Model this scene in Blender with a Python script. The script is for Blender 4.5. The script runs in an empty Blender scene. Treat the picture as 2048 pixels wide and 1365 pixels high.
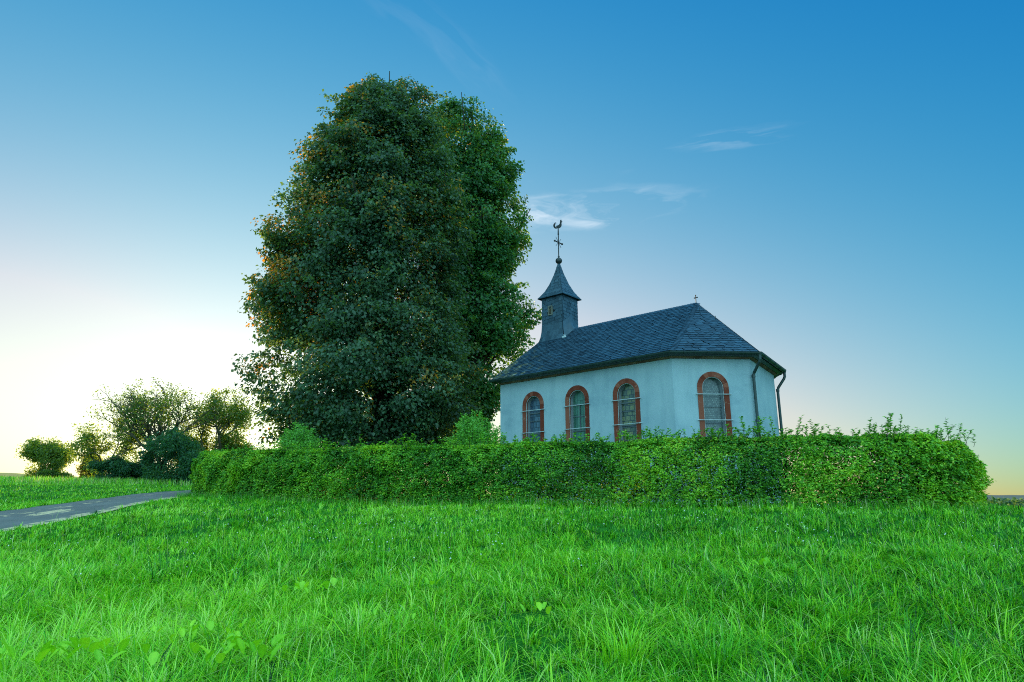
import bpy, bmesh, math
import numpy as np
from mathutils import Vector, Matrix

S = bpy.context.scene
COL = S.collection
RNG = np.random.default_rng(11)
R = math.radians

# ------------------------------------------------------------------ camera
FPX, PITCH, ROLL, EYE = 1302.6, 0.2413, -0.0015, 1.5
cam_d = bpy.data.cameras.new('camera')
cam = bpy.data.objects.new('camera', cam_d)
COL.objects.link(cam)
cam_d.sensor_width = 36.0
cam_d.lens = 36.0 * FPX / 2048.0
cam_d.clip_start, cam_d.clip_end = 0.05, 20000
_r = Vector((1, 0, 0)); _f = Vector((0, math.cos(PITCH), math.sin(PITCH))); _u = Vector((0, -math.sin(PITCH), math.cos(PITCH)))
_c, _s = math.cos(ROLL), math.sin(ROLL)
_r2 = _r * _c + _u * _s; _u2 = _u * _c - _r * _s
cam.matrix_world = Matrix(((_r2.x, _u2.x, -_f.x, 0), (_r2.y, _u2.y, -_f.y, 0), (_r2.z, _u2.z, -_f.z, EYE), (0, 0, 0, 1)))
S.camera = cam


def ray(px, py):
    """world direction through a pixel of the 2048 px wide photograph, scaled to y = 1"""
    x, v = (px - 1024) / FPX, (682.5 - py) / FPX
    d = _r2 * x + _u2 * v + _f
    return np.array(d) / d.y


def at(px, py, y):
    return ray(px, py) * y + np.array([0, 0, EYE])


# ------------------------------------------------------------------ sky and sun
SUN_DIR = ray(500, 888)
SUN_AZ = math.atan2(SUN_DIR[0], SUN_DIR[1])            # clockwise from +Y
SUN_EL = math.atan2(SUN_DIR[2], math.hypot(SUN_DIR[0], SUN_DIR[1]))
S.view_settings.view_transform = 'Standard'
S.view_settings.look = 'None'
S.view_settings.exposure = 1.0
S.view_settings.gamma = 1.0
S.render.film_transparent = False
S.cycles.use_denoising = False
S.cycles.filter_width = 1.05

W = bpy.data.worlds.new('World'); S.world = W; W.use_nodes = True
wn, wl = W.node_tree.nodes, W.node_tree.links
wn.clear()


def N(nodes, t, **kw):
    n = nodes.new(t)
    for k, v in kw.items():
        if k == 'inp':
            for i, x in v.items():
                n.inputs[i].default_value = x
        else:
            setattr(n, k, v)
    return n


SKY_FILL = (4.0, 8.6, 10.0)
sky = N(wn, 'ShaderNodeTexSky', sky_type='NISHITA', sun_disc=False, sun_elevation=SUN_EL, sun_rotation=SUN_AZ,
        altitude=300, air_density=1.0, dust_density=1.0, ozone_density=4.0)


def wmath(op, a, b=None, clamp=False):
    n = N(wn, 'ShaderNodeMath', operation=op, use_clamp=clamp)
    for i, x in enumerate((a, b)):
        if x is None: continue
        if isinstance(x, (int, float)): n.inputs[i].default_value = x
        else: wl.new(x, n.inputs[i])
    return n.outputs[0]


# tone of the dusk sky: the sky model compressed (as the photograph compresses it), by height and distance from the sun
tc = N(wn, 'ShaderNodeTexCoord'); sxyz = N(wn, 'ShaderNodeSeparateXYZ'); wl.new(tc.outputs['Generated'], sxyz.inputs[0])
sdot = N(wn, 'ShaderNodeVectorMath', operation='DOT_PRODUCT'); wl.new(tc.outputs['Generated'], sdot.inputs[0]); sdot.inputs[1].default_value = tuple(SUN_DIR / np.linalg.norm(SUN_DIR))
sep = N(wn, 'ShaderNodeSeparateColor'); wl.new(sky.outputs[0], sep.inputs[0])
com = N(wn, 'ShaderNodeCombineColor'); CH_ = []
for k_, (pw, c0, cz, cg) in enumerate(((-0.15, -3.19, -6.169, 4.55), (0.356, -0.105, -1.093, 0.717), (0.628, 0.615, 0.376, -0.259))):
    base = wmath('POWER', wmath('MAXIMUM', wmath('MULTIPLY', sep.outputs[k_], 0.1), 0.01), pw)
    arg = wmath('ADD', wmath('ADD', wmath('MULTIPLY', sxyz.outputs[2], cz), wmath('MULTIPLY', sdot.outputs['Value'], cg)), c0 + math.log(5.0))
    CH_.append(wmath('MINIMUM', wmath('MULTIPLY', base, wmath('EXPONENT', arg)), 14.0))
low = N(wn, 'ShaderNodeMapRange', interpolation_type='SMOOTHSTEP', inp={1: 0.0, 2: 0.14, 3: 1.08, 4: 0.93}); wl.new(sxyz.outputs[2], low.inputs[0])
CH_[0] = wmath('MINIMUM', CH_[0], wmath('MULTIPLY', CH_[1], low.outputs[0]))             # the glow turns white and yellow, not pink
for k_ in range(3): wl.new(CH_[k_], com.inputs[k_])


def wisp(px, py, half_w, half_h, tilt, scale, amount, seed, base):
    """a thin cirrus wisp placed by direction in the sky; returns the colour socket"""
    c = Vector(ray(px, py)).normalized()
    side = Vector((c.y, -c.x, 0)).normalized(); up = side.cross(c).normalized()
    ct, st = math.cos(tilt), math.sin(tilt)
    e1 = side * ct + up * st; e2 = up * ct - side * st
    def dot(v):
        n = N(wn, 'ShaderNodeVectorMath', operation='DOT_PRODUCT'); wl.new(tc.outputs['Generated'], n.inputs[0]); n.inputs[1].default_value = v; return n.outputs['Value']
    def m(op, a, b=None, clamp=False):
        n = N(wn, 'ShaderNodeMath', operation=op, use_clamp=clamp)
        for i, x in enumerate((a, b)):
            if x is None: continue
            if isinstance(x, (int, float)): n.inputs[i].default_value = x
            else: wl.new(x, n.inputs[i])
        return n.outputs[0]
    x, y = dot(e1), dot(e2)
    xs, ys = m('DIVIDE', x, half_w / FPX), m('DIVIDE', y, half_h / FPX)
    comb = N(wn, 'ShaderNodeCombineXYZ', inp={2: seed}); wl.new(xs, comb.inputs[0]); wl.new(ys, comb.inputs[1])
    nz0 = N(wn, 'ShaderNodeTexNoise', inp={'Scale': 1.1, 'Detail': 3.0}); wl.new(comb.outputs[0], nz0.inputs['Vector'])
    off = N(wn, 'ShaderNodeVectorMath', operation='MULTIPLY_ADD'); wl.new(nz0.outputs['Color'], off.inputs[0])
    off.inputs[1].default_value = (1.3, 1.6, 0); wl.new(comb.outputs[0], off.inputs[2])
    mp = N(wn, 'ShaderNodeMapping', inp={'Scale': (scale, 1.1, 1), 'Rotation': (0, 0, 0.45)}); wl.new(off.outputs[0], mp.inputs['Vector'])
    nz = N(wn, 'ShaderNodeTexNoise', inp={'Scale': 1.0, 'Detail': 7.0, 'Roughness': 0.55}); wl.new(mp.outputs[0], nz.inputs['Vector'])
    sp2 = N(wn, 'ShaderNodeSeparateXYZ'); wl.new(off.outputs[0], sp2.inputs[0])
    xs = m('SUBTRACT', sp2.outputs[0], 0.65); ys = m('SUBTRACT', sp2.outputs[1], 0.80)
    d2 = m('ADD', m('MULTIPLY', xs, xs), m('MULTIPLY', ys, ys))
    fall = m('POWER', m('SUBTRACT', 1.0, d2, True), 1.8)
    den = m('MULTIPLY', m('MULTIPLY', m('SUBTRACT', nz.outputs['Fac'], 0.455, True), 5.2), fall, True)
    front = m('GREATER_THAN', dot(c), 0.0)
    fac = m('MULTIPLY', m('MULTIPLY', den, amount), front, True)
    mix = N(wn, 'ShaderNodeMix', data_type='RGBA', blend_type='MIX'); wl.new(fac, mix.inputs[0]); wl.new(base, mix.inputs[6])
    mix.inputs[7].default_value = (4.6, 5.1, 5.6, 1)
    return mix.outputs[2]


cs = wisp(1190, 412, 240, 56, 0.04, 1.8, 0.48, 3.1, com.outputs[0])
cs = wisp(1460, 276, 120, 22, -0.03, 0.8, 0.26, 8.4, cs)
cs = wisp(850, 55, 230, 60, -0.55, 0.7, 0.07, 14.2, cs)
cs = wisp(1075, 430, 70, 24, -0.2, 0.8, 0.6, 5.7, cs)
# added fill light: an unseen bright veil in the sky, overhead and behind the camera
dv = N(wn, 'ShaderNodeVectorMath', operation='DOT_PRODUCT'); wl.new(tc.outputs['Generated'], dv.inputs[0]); dv.inputs[1].default_value = (0.10, -0.80, 0.59)
vn = N(wn, 'ShaderNodeTexNoise', inp={'Scale': 2.2, 'Detail': 5.0}); wl.new(tc.outputs['Generated'], vn.inputs['Vector'])
va = N(wn, 'ShaderNodeMath', operation='MULTIPLY_ADD', inp={1: 0.35, 2: -0.17}); wl.new(vn.outputs['Fac'], va.inputs[0])
vs = N(wn, 'ShaderNodeMath', operation='ADD'); wl.new(va.outputs[0], vs.inputs[0]); wl.new(dv.outputs['Value'], vs.inputs[1])
vm = N(wn, 'ShaderNodeMapRange', interpolation_type='SMOOTHSTEP', inp={1: 0.10, 2: 0.55, 3: 0.0, 4: 1.0}); wl.new(vs.outputs[0], vm.inputs[0])
vx = N(wn, 'ShaderNodeMix', data_type='RGBA'); wl.new(vm.outputs[0], vx.inputs[0]); wl.new(cs, vx.inputs[6]); vx.inputs[7].default_value = (*SKY_FILL, 1)
cs = vx.outputs[2]
bg = N(wn, 'ShaderNodeBackground', inp={'Strength': 0.10})
wl.new(cs, bg.inputs[0])
wo = N(wn, 'ShaderNodeOutputWorld'); wl.new(bg.outputs[0], wo.inputs[0])

sun_d = bpy.data.lights.new('sun', 'SUN'); sun = bpy.data.objects.new('sun', sun_d); COL.objects.link(sun)
sun_d.energy = 4.5; sun_d.angle = R(0.5); sun_d.color = (1.0, 0.78, 0.48)
sun.rotation_euler = Vector(-SUN_DIR).to_track_quat('-Z', 'Y').to_euler()
sun.location = (-20, 40, 30)

# ------------------------------------------------------------------ materials


def mat(name, col=(.5, .5, .5), rough=.7, spec=.3, metal=0.0):
    m = bpy.data.materials.new(name); m.use_nodes = True
    b = m.node_tree.nodes['Principled BSDF']
    b.inputs['Base Color'].default_value = (*col, 1); b.inputs['Roughness'].default_value = rough
    b.inputs['Specular IOR Level'].default_value = spec; b.inputs['Metallic'].default_value = metal
    return m, m.node_tree.nodes, m.node_tree.links, b


def ramp(nodes, stops):
    r = nodes.new('ShaderNodeValToRGB'); e = r.color_ramp.elements
    while len(e) < len(stops): e.new(0.5)
    for k, (p, c) in enumerate(stops):
        e[k].position = p; e[k].color = (*c, 1)
    return r


def noise(n, l, scale, detail=4, rough=.55, vec=None, coord='Object', stretch=None):
    t = n.new('ShaderNodeTexCoord'); z = n.new('ShaderNodeTexNoise')
    z.inputs['Scale'].default_value = scale; z.inputs['Detail'].default_value = detail; z.inputs['Roughness'].default_value = rough
    src = t.outputs[coord]
    if stretch:
        mp = n.new('ShaderNodeMapping'); mp.inputs['Scale'].default_value = stretch; l.new(src, mp.inputs[0]); src = mp.outputs[0]
    l.new(src, z.inputs['Vector'])
    return z.outputs['Fac']


def add_bump(n, l, b, h, strength, dist):
    bp = n.new('ShaderNodeBump'); bp.inputs['Strength'].default_value = strength; bp.inputs['Distance'].default_value = dist
    l.new(h, bp.inputs['Height']); l.new(bp.outputs[0], b.inputs['Normal'])


def noisy(name, stops, scale, rough=.7, spec=.3, bump=0, bscale=None, stretch=None, detail=5):
    m, n, l, b = mat(name, rough=rough, spec=spec)
    r = ramp(n, stops); l.new(noise(n, l, scale, detail, stretch=stretch), r.inputs[0]); l.new(r.outputs[0], b.inputs['Base Color'])
    if bump: add_bump(n, l, b, noise(n, l, bscale or scale * 3, 5, stretch=stretch), 0.6, bump)
    return m


def leafy(name, stops, trans=0.45, tcol=None, gloss=.06, rough=.45):
    """leaf material: per-leaf tint picks the colour, part of the light passes through the blade"""
    m = bpy.data.materials.new(name); m.use_nodes = True
    n, l = m.node_tree.nodes, m.node_tree.links; n.clear()
    a = n.new('ShaderNodeAttribute'); a.attribute_name = 'tint'
    r = ramp(n, stops); l.new(a.outputs['Fac'], r.inputs[0])
    d = n.new('ShaderNodeBsdfDiffuse'); l.new(r.outputs[0], d.inputs[0])
    t = n.new('ShaderNodeBsdfTranslucent')
    mul = N(n, 'ShaderNodeMix', data_type='RGBA', blend_type='MULTIPLY'); mul.inputs[0].default_value = 1
    l.new(r.outputs[0], mul.inputs[6]); mul.inputs[7].default_value = (*(tcol or (1.3, 1.2, .6)), 1); l.new(mul.outputs[2], t.inputs[0])
    mx = n.new('ShaderNodeMixShader'); mx.inputs[0].default_value = trans; l.new(d.outputs[0], mx.inputs[1]); l.new(t.outputs[0], mx.inputs[2])
    g = n.new('ShaderNodeBsdfGlossy'); g.inputs['Roughness'].default_value = rough; g.inputs[0].default_value = (1, 1, 1, 1)
    m2 = n.new('ShaderNodeMixShader'); m2.inputs[0].default_value = gloss; l.new(mx.outputs[0], m2.inputs[1]); l.new(g.outputs[0], m2.inputs[2])
    o = n.new('ShaderNodeOutputMaterial'); l.new(m2.outputs[0], o.inputs[0])
    return m


M = {}
# plaster with faint weather streaks
m_, n_, l_, b_ = mat('white_plaster', rough=.85, spec=.2)
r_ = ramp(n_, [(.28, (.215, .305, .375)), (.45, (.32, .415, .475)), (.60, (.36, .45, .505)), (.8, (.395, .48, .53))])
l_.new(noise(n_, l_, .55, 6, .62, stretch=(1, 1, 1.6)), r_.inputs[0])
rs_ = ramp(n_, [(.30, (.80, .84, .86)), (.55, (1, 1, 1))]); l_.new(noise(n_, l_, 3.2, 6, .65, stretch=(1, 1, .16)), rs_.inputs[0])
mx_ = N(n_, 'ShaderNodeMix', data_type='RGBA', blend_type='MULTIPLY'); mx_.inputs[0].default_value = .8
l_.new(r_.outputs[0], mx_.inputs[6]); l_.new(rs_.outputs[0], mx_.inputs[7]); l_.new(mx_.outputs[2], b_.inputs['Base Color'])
add_bump(n_, l_, b_, noise(n_, l_, 60, 4), .25, .004)
M['plaster'] = m_
M['reveal'] = noisy('reveal_plaster', [(.3, (.16, .18, .21)), (.7, (.24, .25, .28))], 3, .85)
# red sandstone: block to block and blotchy wear
m_, n_, l_, b_ = mat('red_sandstone', rough=.85, spec=.2)
a_ = n_.new('ShaderNodeAttribute'); a_.attribute_name = 'tint'
r1 = ramp(n_, [(0, (.14, .026, .014)), (.5, (.21, .045, .026)), (1, (.28, .085, .055))]); l_.new(a_.outputs['Fac'], r1.inputs[0])
r2 = ramp(n_, [(.60, (0, 0, 0)), (.72, (1, 1, 1))]); l_.new(noise(n_, l_, 6, 6, .6), r2.inputs[0])
mx_ = N(n_, 'ShaderNodeMix', data_type='RGBA'); l_.new(r2.outputs[0], mx_.inputs[0]); l_.new(r1.outputs[0], mx_.inputs[6]); mx_.inputs[7].default_value = (.33, .17, .13, 1)
l_.new(mx_.outputs[2], b_.inputs['Base Color']); add_bump(n_, l_, b_, noise(n_, l_, 45, 4), .4, .006)
M['stone'] = m_
M['cornice'] = noisy('weathered_sandstone', [(.3, (.12, .06, .045)), (.55, (.22, .12, .085)), (.8, (.26, .22, .17))], 2.5, .9, .1, .006)


def slate_mat(name, dark, light, lichen=True):
    m, n, l, b = mat(name, rough=.5, spec=.45)
    a = n.new('ShaderNodeAttribute'); a.attribute_name = 'tint'
    r = ramp(n, [(0, dark), (1, light)]); l.new(a.outputs['Fac'], r.inputs[0])
    out = r.outputs[0]
    nz = noise(n, l, 14, 5, .6)
    mxa = N(n, 'ShaderNodeMix', data_type='RGBA', blend_type='MULTIPLY'); mxa.inputs[0].default_value = .5
    rr = ramp(n, [(.3, (.6, .6, .6)), (.7, (1.3, 1.3, 1.3))]); l.new(nz, rr.inputs[0]); l.new(out, mxa.inputs[6]); l.new(rr.outputs[0], mxa.inputs[7]); out = mxa.outputs[2]
    if lichen:
        a2 = n.new('ShaderNodeAttribute'); a2.attribute_name = 'lichen'
        mm = N(n, 'ShaderNodeMath', operation='ADD'); l.new(noise(n, l, 3.2, 6, .7), mm.inputs[0]); l.new(a2.outputs['Fac'], mm.inputs[1])
        r3 = ramp(n, [(.86, (0, 0, 0)), (.98, (1, 1, 1))]); l.new(mm.outputs[0], r3.inputs[0])
        r4 = ramp(n, [(.42, (.09, .10, .05)), (.55, (.17, .16, .10)), (.62, (.36, .38, .36))]); l.new(noise(n, l, 9, 5, .7), r4.inputs[0])
        mx = N(n, 'ShaderNodeMix', data_type='RGBA'); l.new(r3.outputs[0], mx.inputs[0]); l.new(out, mx.inputs[6]); l.new(r4.outputs[0], mx.inputs[7]); out = mx.outputs[2]
    l.new(out, b.inputs['Base Color'])
    rg = ramp(n, [(.3, (.38, .38, .38)), (.7, (.62, .62, .62))]); l.new(nz, rg.inputs[0]); l.new(rg.outputs[0], b.inputs['Roughness'])
    add_bump(n, l, b, noise(n, l, 30, 5), .3, .004)
    return m


M['slate'] = slate_mat('roof_slate', (.006, .026, .050), (.028, .080, .138))
M['slate_t'] = slate_mat('turret_slate', (.012, .040, .068), (.046, .098, .148), False)
M['underlay'] = mat('slate_underlay', (.015, .018, .022), .9, .1)[0]
M['gutter'] = noisy('dark_gutter_metal', [(.3, (.012, .026, .028)), (.7, (.026, .050, .050))], 4, .45, .5)
M['steel'] = noisy('galvanised_bar', [(.3, (.34, .38, .42)), (.7, (.55, .58, .62))], 8, .45, .5)
M['screen'] = mat('screen_rim_metal', (.50, .54, .57), .5, .5)[0]
M['iron'] = mat('black_wrought_iron', (.006, .007, .009), .55, .4)[0]
M['ball'] = mat('dark_ball_metal', (.018, .022, .026), .5, .5)[0]
M['louvre_frame'] = noisy('weathered_wood', [(.3, (.13, .13, .11)), (.7, (.22, .21, .18))], 8, .9, .1)
M['louvre'] = noisy('brown_louvre_wood', [(.3, (.10, .085, .06)), (.7, (.18, .15, .11))], 10, .9, .1)
M['dark'] = mat('dark_void', (.006, .006, .007), .95, .05)[0]
M['lead'] = mat('lead_came', (.10, .12, .14), .6, .4)[0]


def glass_mat(name, cols, cell, lead, lead_w):
    """old leaded glass behind a fine wire screen; pane-to-pane colour and lead lines in UV metres"""
    m, n, l, b = mat(name, rough=.22, spec=.5)
    uv = n.new('ShaderNodeUVMap'); uv.uv_map = 'metres'
    br = n.new('ShaderNodeTexBrick'); br.offset = .5 if cell[2] else 0.0
    br.inputs['Scale'].default_value = 1.0; br.inputs['Brick Width'].default_value = cell[0]; br.inputs['Row Height'].default_value = cell[1]
    br.inputs['Mortar Size'].default_value = lead_w; br.inputs['Mortar Smooth'].default_value = .3; br.inputs['Bias'].default_value = 0
    br.inputs['Color1'].default_value = (0, 0, 0, 1); br.inputs['Color2'].default_value = (1, 1, 1, 1)
    l.new(uv.outputs[0], br.inputs['Vector'])
    nz = n.new('ShaderNodeTexNoise'); nz.inputs['Scale'].default_value = 3.0; nz.inputs['Detail'].default_value = 5; l.new(uv.outputs[0], nz.inputs['Vector'])
    mixf = N(n, 'ShaderNodeMix', data_type='FLOAT'); mixf.inputs[0].default_value = .6; l.new(br.outputs['Color'], mixf.inputs[2]); l.new(nz.outputs['Fac'], mixf.inputs[3])
    r = ramp(n, [(.25, cols[0]), (.5, cols[1]), (.75, cols[2])]); l.new(mixf.outputs[0], r.inputs[0])
    mx = N(n, 'ShaderNodeMix', data_type='RGBA'); l.new(br.outputs['Fac'], mx.inputs[0]); l.new(r.outputs[0], mx.inputs[6]); mx.inputs[7].default_value = (*lead, 1)
    # wire screen speckle
    v = n.new('ShaderNodeTexVoronoi'); v.inputs['Scale'].default_value = 55; l.new(uv.outputs[0], v.inputs['Vector'])
    rv = ramp(n, [(.25, (1.25, 1.25, 1.25)), (.6, (.62, .62, .62))]); l.new(v.outputs['Distance'], rv.inputs[0])
    m3 = N(n, 'ShaderNodeMix', data_type='RGBA', blend_type='MULTIPLY'); m3.inputs[0].default_value = .8; l.new(mx.outputs[2], m3.inputs[6]); l.new(rv.outputs[0], m3.inputs[7])
    l.new(m3.outputs[2], b.inputs['Base Color'])
    return m


M['glass_a'] = glass_mat('leaded_glass_grey_blue', [(.03, .06, .10), (.07, .12, .19), (.13, .19, .27)], (.15, .20, True), (.03, .045, .07), .012)
M['glass_b'] = glass_mat('leaded_glass_green', [(.03, .10, .08), (.06, .17, .13), (.11, .24, .18)], (.12, .5, False), (.03, .07, .06), .008)
M['glass_c'] = glass_mat('leaded_glass_olive', [(.06, .10, .10), (.14, .17, .11), (.26, .26, .12)], (.17, .17, True), (.03, .05, .06), .014)
M['glass_d'] = glass_mat('leaded_glass_mottled', [(.07, .10, .12), (.14, .18, .19), (.24, .28, .28)], (.06, .06, True), (.08, .11, .13), .010)
M['bark'] = noisy('bark', [(.3, (.022, .018, .014)), (.7, (.06, .05, .038))], 9, .95, .1, .03, 18, (1, 1, .25))
M['bark_pale'] = noisy('pale_bark', [(.3, (.07, .055, .035)), (.7, (.15, .12, .075))], 9, .95, .1, .02, 18, (1, 1, .25))
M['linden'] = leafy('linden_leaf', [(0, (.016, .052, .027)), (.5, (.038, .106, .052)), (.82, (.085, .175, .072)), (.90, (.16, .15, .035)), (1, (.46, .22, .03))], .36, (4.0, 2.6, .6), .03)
M['maple'] = leafy('bright_tree_leaf', [(0, (.018, .09, .028)), (.5, (.034, .17, .044)), (.9, (.07, .26, .05)), (1, (.22, .20, .03))], .46, (4.0, 1.6, .5), .03)
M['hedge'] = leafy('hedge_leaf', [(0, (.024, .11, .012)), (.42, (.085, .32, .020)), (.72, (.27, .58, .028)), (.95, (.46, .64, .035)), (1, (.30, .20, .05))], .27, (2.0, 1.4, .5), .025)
M['bush'] = leafy('shrub_leaf', [(0, (.03, .14, .035)), (.5, (.12, .40, .045)), (1, (.24, .56, .06))], .42, (1.4, 1.2, .6), .03)
M['field_leaf'] = leafy('backlit_tree_leaf', [(0, (.040, .085, .018)), (.5, (.095, .17, .032)), (1, (.22, .25, .04))], .5, (3.4, 2.6, .5), .02)
M['glow_leaf'] = leafy('golden_shrub_leaf', [(0, (.10, .11, .02)), (.5, (.20, .18, .04)), (1, (.34, .26, .06))], .5, (2.2, 2.0, .4), .02)
M['ivy'] = leafy('dark_shrub_leaf', [(0, (.014, .065, .036)), (.5, (.028, .12, .060)), (1, (.07, .20, .07))], .4, (3, 2, .5), .02)
M['grass'] = leafy('grass_blade', [(0, (.007, .065, .008)), (.26, (.045, .31, .016)), (.55, (.17, .60, .020)), (.84, (.48, .86, .035)), (.93, (.56, .76, .26)), (.97, (.42, .40, .16)), (1, (.85, .88, .88))], .34, (1.3, 1.1, .3), .022, .32)
M['dock'] = leafy('dock_leaf', [(0, (.11, .42, .015)), (.5, (.30, .68, .02)), (1, (.52, .84, .035))], .4, (1.3, 1.2, .5), .03)
M['soil'] = noisy('meadow_soil', [(.3, (.008, .06, .008)), (.55, (.018, .13, .012)), (.75, (.04, .21, .02))], .9, .95, .05)
# road asphalt with a pale gravel wash along its edge and in one patch
m_, n_, l_, b_ = mat('asphalt', rough=.85, spec=.25)
a_ = n_.new('ShaderNodeAttribute'); a_.attribute_name = 'gravel'
mm_ = N(n_, 'ShaderNodeMath', operation='ADD'); l_.new(a_.outputs['Fac'], mm_.inputs[0]); l_.new(noise(n_, l_, 2.6, 6, .65), mm_.inputs[1])
r3_ = ramp(n_, [(.92, (0, 0, 0)), (1.0, (1, 1, 1))]); l_.new(mm_.outputs[0], r3_.inputs[0])
ra_ = ramp(n_, [(.35, (.115, .108, .105)), (.65, (.175, .165, .16))]); l_.new(noise(n_, l_, 1.2, 8, .7, stretch=(1, .5, 1)), ra_.inputs[0])
rb_ = ramp(n_, [(.35, (.46, .33, .20)), (.65, (.72, .53, .33))]); l_.new(noise(n_, l_, 25, 4), rb_.inputs[0])
mx_ = N(n_, 'ShaderNodeMix', data_type='RGBA'); l_.new(r3_.outputs[0], mx_.inputs[0]); l_.new(ra_.outputs[0], mx_.inputs[6]); l_.new(rb_.outputs[0], mx_.inputs[7])
l_.new(mx_.outputs[2], b_.inputs['Base Color']); add_bump(n_, l_, b_, noise(n_, l_, 60, 4), .5, .01)
M['asphalt'] = m_
M['hill'] = noisy('hazed_far_hill', [(.3, (.17, .13, .12)), (.7, (.22, .17, .14))], .02, 1, 0)  # distance haze mixed into the woodland colour as grey mauve
M['far_wood'] = noisy('far_bush_green', [(.3, (.010, .025, .012)), (.7, (.03, .055, .022))], .3, 1, 0)

# ------------------------------------------------------------------ mesh helpers


def tag(o, label=None, cat=None, group=None, kind=None):
    for k, v in (('label', label), ('category', cat), ('group', group), ('kind', kind)):
        if v: o[k] = v
    return o


def root_of(o):
    while o.parent: o = o.parent
    return o


def link(name, me, m, parent):
    o = bpy.data.objects.new(name, me); COL.objects.link(o)
    if m is not None:
        for x in (m if isinstance(m, (list, tuple)) else [m]): me.materials.append(x)
    if parent is not None: o.parent = parent
    return o


def build(name, V, F, m, parent=None, tint=None, smooth=False, extra=None, uv=None):
    """one mesh object from world-space points (re-based on its thing's origin) and face lists"""
    V = np.asarray(V, float)
    if parent is not None: V = V - np.array(root_of(parent).location)
    me = bpy.data.meshes.new(name); me.from_pydata(V.tolist(), [], [list(f) for f in F])
    if tint is not None:
        me.attributes.new('tint', 'FLOAT', 'FACE').data.foreach_set('value', np.asarray(tint, np.float32))
    if extra:
        for k, v in extra.items(): me.attributes.new(k, 'FLOAT', 'FACE').data.foreach_set('value', np.asarray(v, np.float32))
    if uv is not None:
        ul = me.uv_layers.new(name='metres'); li = np.zeros(len(me.loops), np.int32); me.loops.foreach_get('vertex_index', li)
        ul.data.foreach_set('uv', np.asarray(uv, np.float32)[li].ravel())
    if smooth: me.polygons.foreach_set('use_smooth', [True] * len(me.polygons))
    me.update()
    return link(name, me, m, parent)


def fast_mesh(name, V, T, m, parent=None, tint=None):
    """big triangle mesh straight from arrays"""
    V = np.asarray(V, np.float32)
    if parent is not None: V = V - np.array(root_of(parent).location, np.float32)
    me = bpy.data.meshes.new(name)
    nv, nt = len(V), len(T)
    me.vertices.add(nv); me.vertices.foreach_set('co', V.ravel())
    me.loops.add(nt * 3); me.loops.foreach_set('vertex_index', np.asarray(T, np.int32).ravel())
    me.polygons.add(nt); me.polygons.foreach_set('loop_start', np.arange(0, nt * 3, 3, dtype=np.int32))
    me.update(calc_edges=True)
    if tint is not None: me.attributes.new('tint', 'FLOAT', 'FACE').data.foreach_set('value', np.asarray(tint, np.float32))
    return link(name, me, m, parent)


def empty(name, loc, label=None, cat=None, group=None):
    o = bpy.data.objects.new(name, None); COL.objects.link(o); o.location = loc; o.empty_display_size = .2
    return tag(o, label, cat, group)


class MB:
    def __init__(s): s.V, s.F, s.T = [], [], []
    def add(s, V, F, t=.5):
        b = len(s.V); s.V += [np.asarray(v, float) for v in V]; s.F += [[b + i for i in f] for f in F]; s.T += [t] * len(F)
    def box(s, o, ex, ey, ez, t=.5):
        """box from a corner and three edge vectors"""
        o, ex, ey, ez = [np.asarray(k, float) for k in (o, ex, ey, ez)]
        v = [o, o + ex, o + ex + ey, o + ey]; v += [k + ez for k in v]
        s.add(v, [(3, 2, 1, 0), (4, 5, 6, 7), (0, 1, 5, 4), (1, 2, 6, 5), (2, 3, 7, 6), (3, 0, 4, 7)], t)
    def tube(s, P, rad, n=8, caps=True, t=.5):
        P = [np.asarray(p, float) for p in P]
        if np.isscalar(rad): rad = [rad] * len(P)
        b = len(s.V); up = None
        for i, p in enumerate(P):
            d = (P[min(i + 1, len(P) - 1)] - P[max(i - 1, 0)]); d = d / (np.linalg.norm(d) + 1e-9)
            if up is None: up = np.array([0, 0, 1.]) if abs(d[2]) < .9 else np.array([1., 0, 0])
            e1 = np.cross(d, up); e1 /= np.linalg.norm(e1) + 1e-9; e2 = np.cross(e1, d); up = e2
            for k in range(n):
                a = 2 * math.pi * k / n; s.V.append(p + (e1 * math.cos(a) + e2 * math.sin(a)) * rad[i])
        for i in range(len(P) - 1):
            for k in range(n):
                s.F.append([b + i * n + k, b + i * n + (k + 1) % n, b + (i + 1) * n + (k + 1) % n, b + (i + 1) * n + k]); s.T.append(t)
        if caps:
            s.F.append([b + k for k in range(n)][::-1]); s.F.append([b + (len(P) - 1) * n + k for k in range(n)]); s.T += [t, t]
    def build(s, name, m, parent=None, **k):
        return build(name, s.V, s.F, m, parent, tint=s.T, **k)


def unit(a):
    a = np.asarray(a, float); return a / (np.linalg.norm(a, axis=-1, keepdims=True) + 1e-9)


def leaf_arrays(P, axis, nrm, L, Wd, fold=.18):
    """folded leaf blades (two triangles each): points, triangles"""
    n = len(P); axis = unit(axis); side = unit(np.cross(axis, nrm)); nr = np.cross(side, axis)
    L = np.broadcast_to(L, n)[:, None]; Wd = np.broadcast_to(Wd, n)[:, None]
    V = np.empty((n, 4, 3), np.float32)
    V[:, 0] = P; V[:, 1] = P + axis * L * .42 - side * Wd * .5 + nr * Wd * fold
    V[:, 2] = P + axis * L - nr * L * .10; V[:, 3] = P + axis * L * .42 + side * Wd * .5 + nr * Wd * fold
    b = np.arange(n)[:, None] * 4
    T = np.concatenate([b + np.array([0, 2, 1]), b + np.array([0, 3, 2])], 1).reshape(-1, 3)
    return V.reshape(-1, 3), T


def leaf_mesh(name, P, axis, nrm, L, Wd, tint, m, parent):
    V, T = leaf_arrays(P, axis, nrm, L, Wd)
    return fast_mesh(name, V, T, m, parent, np.repeat(np.clip(tint, 0, 1), 2))


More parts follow.
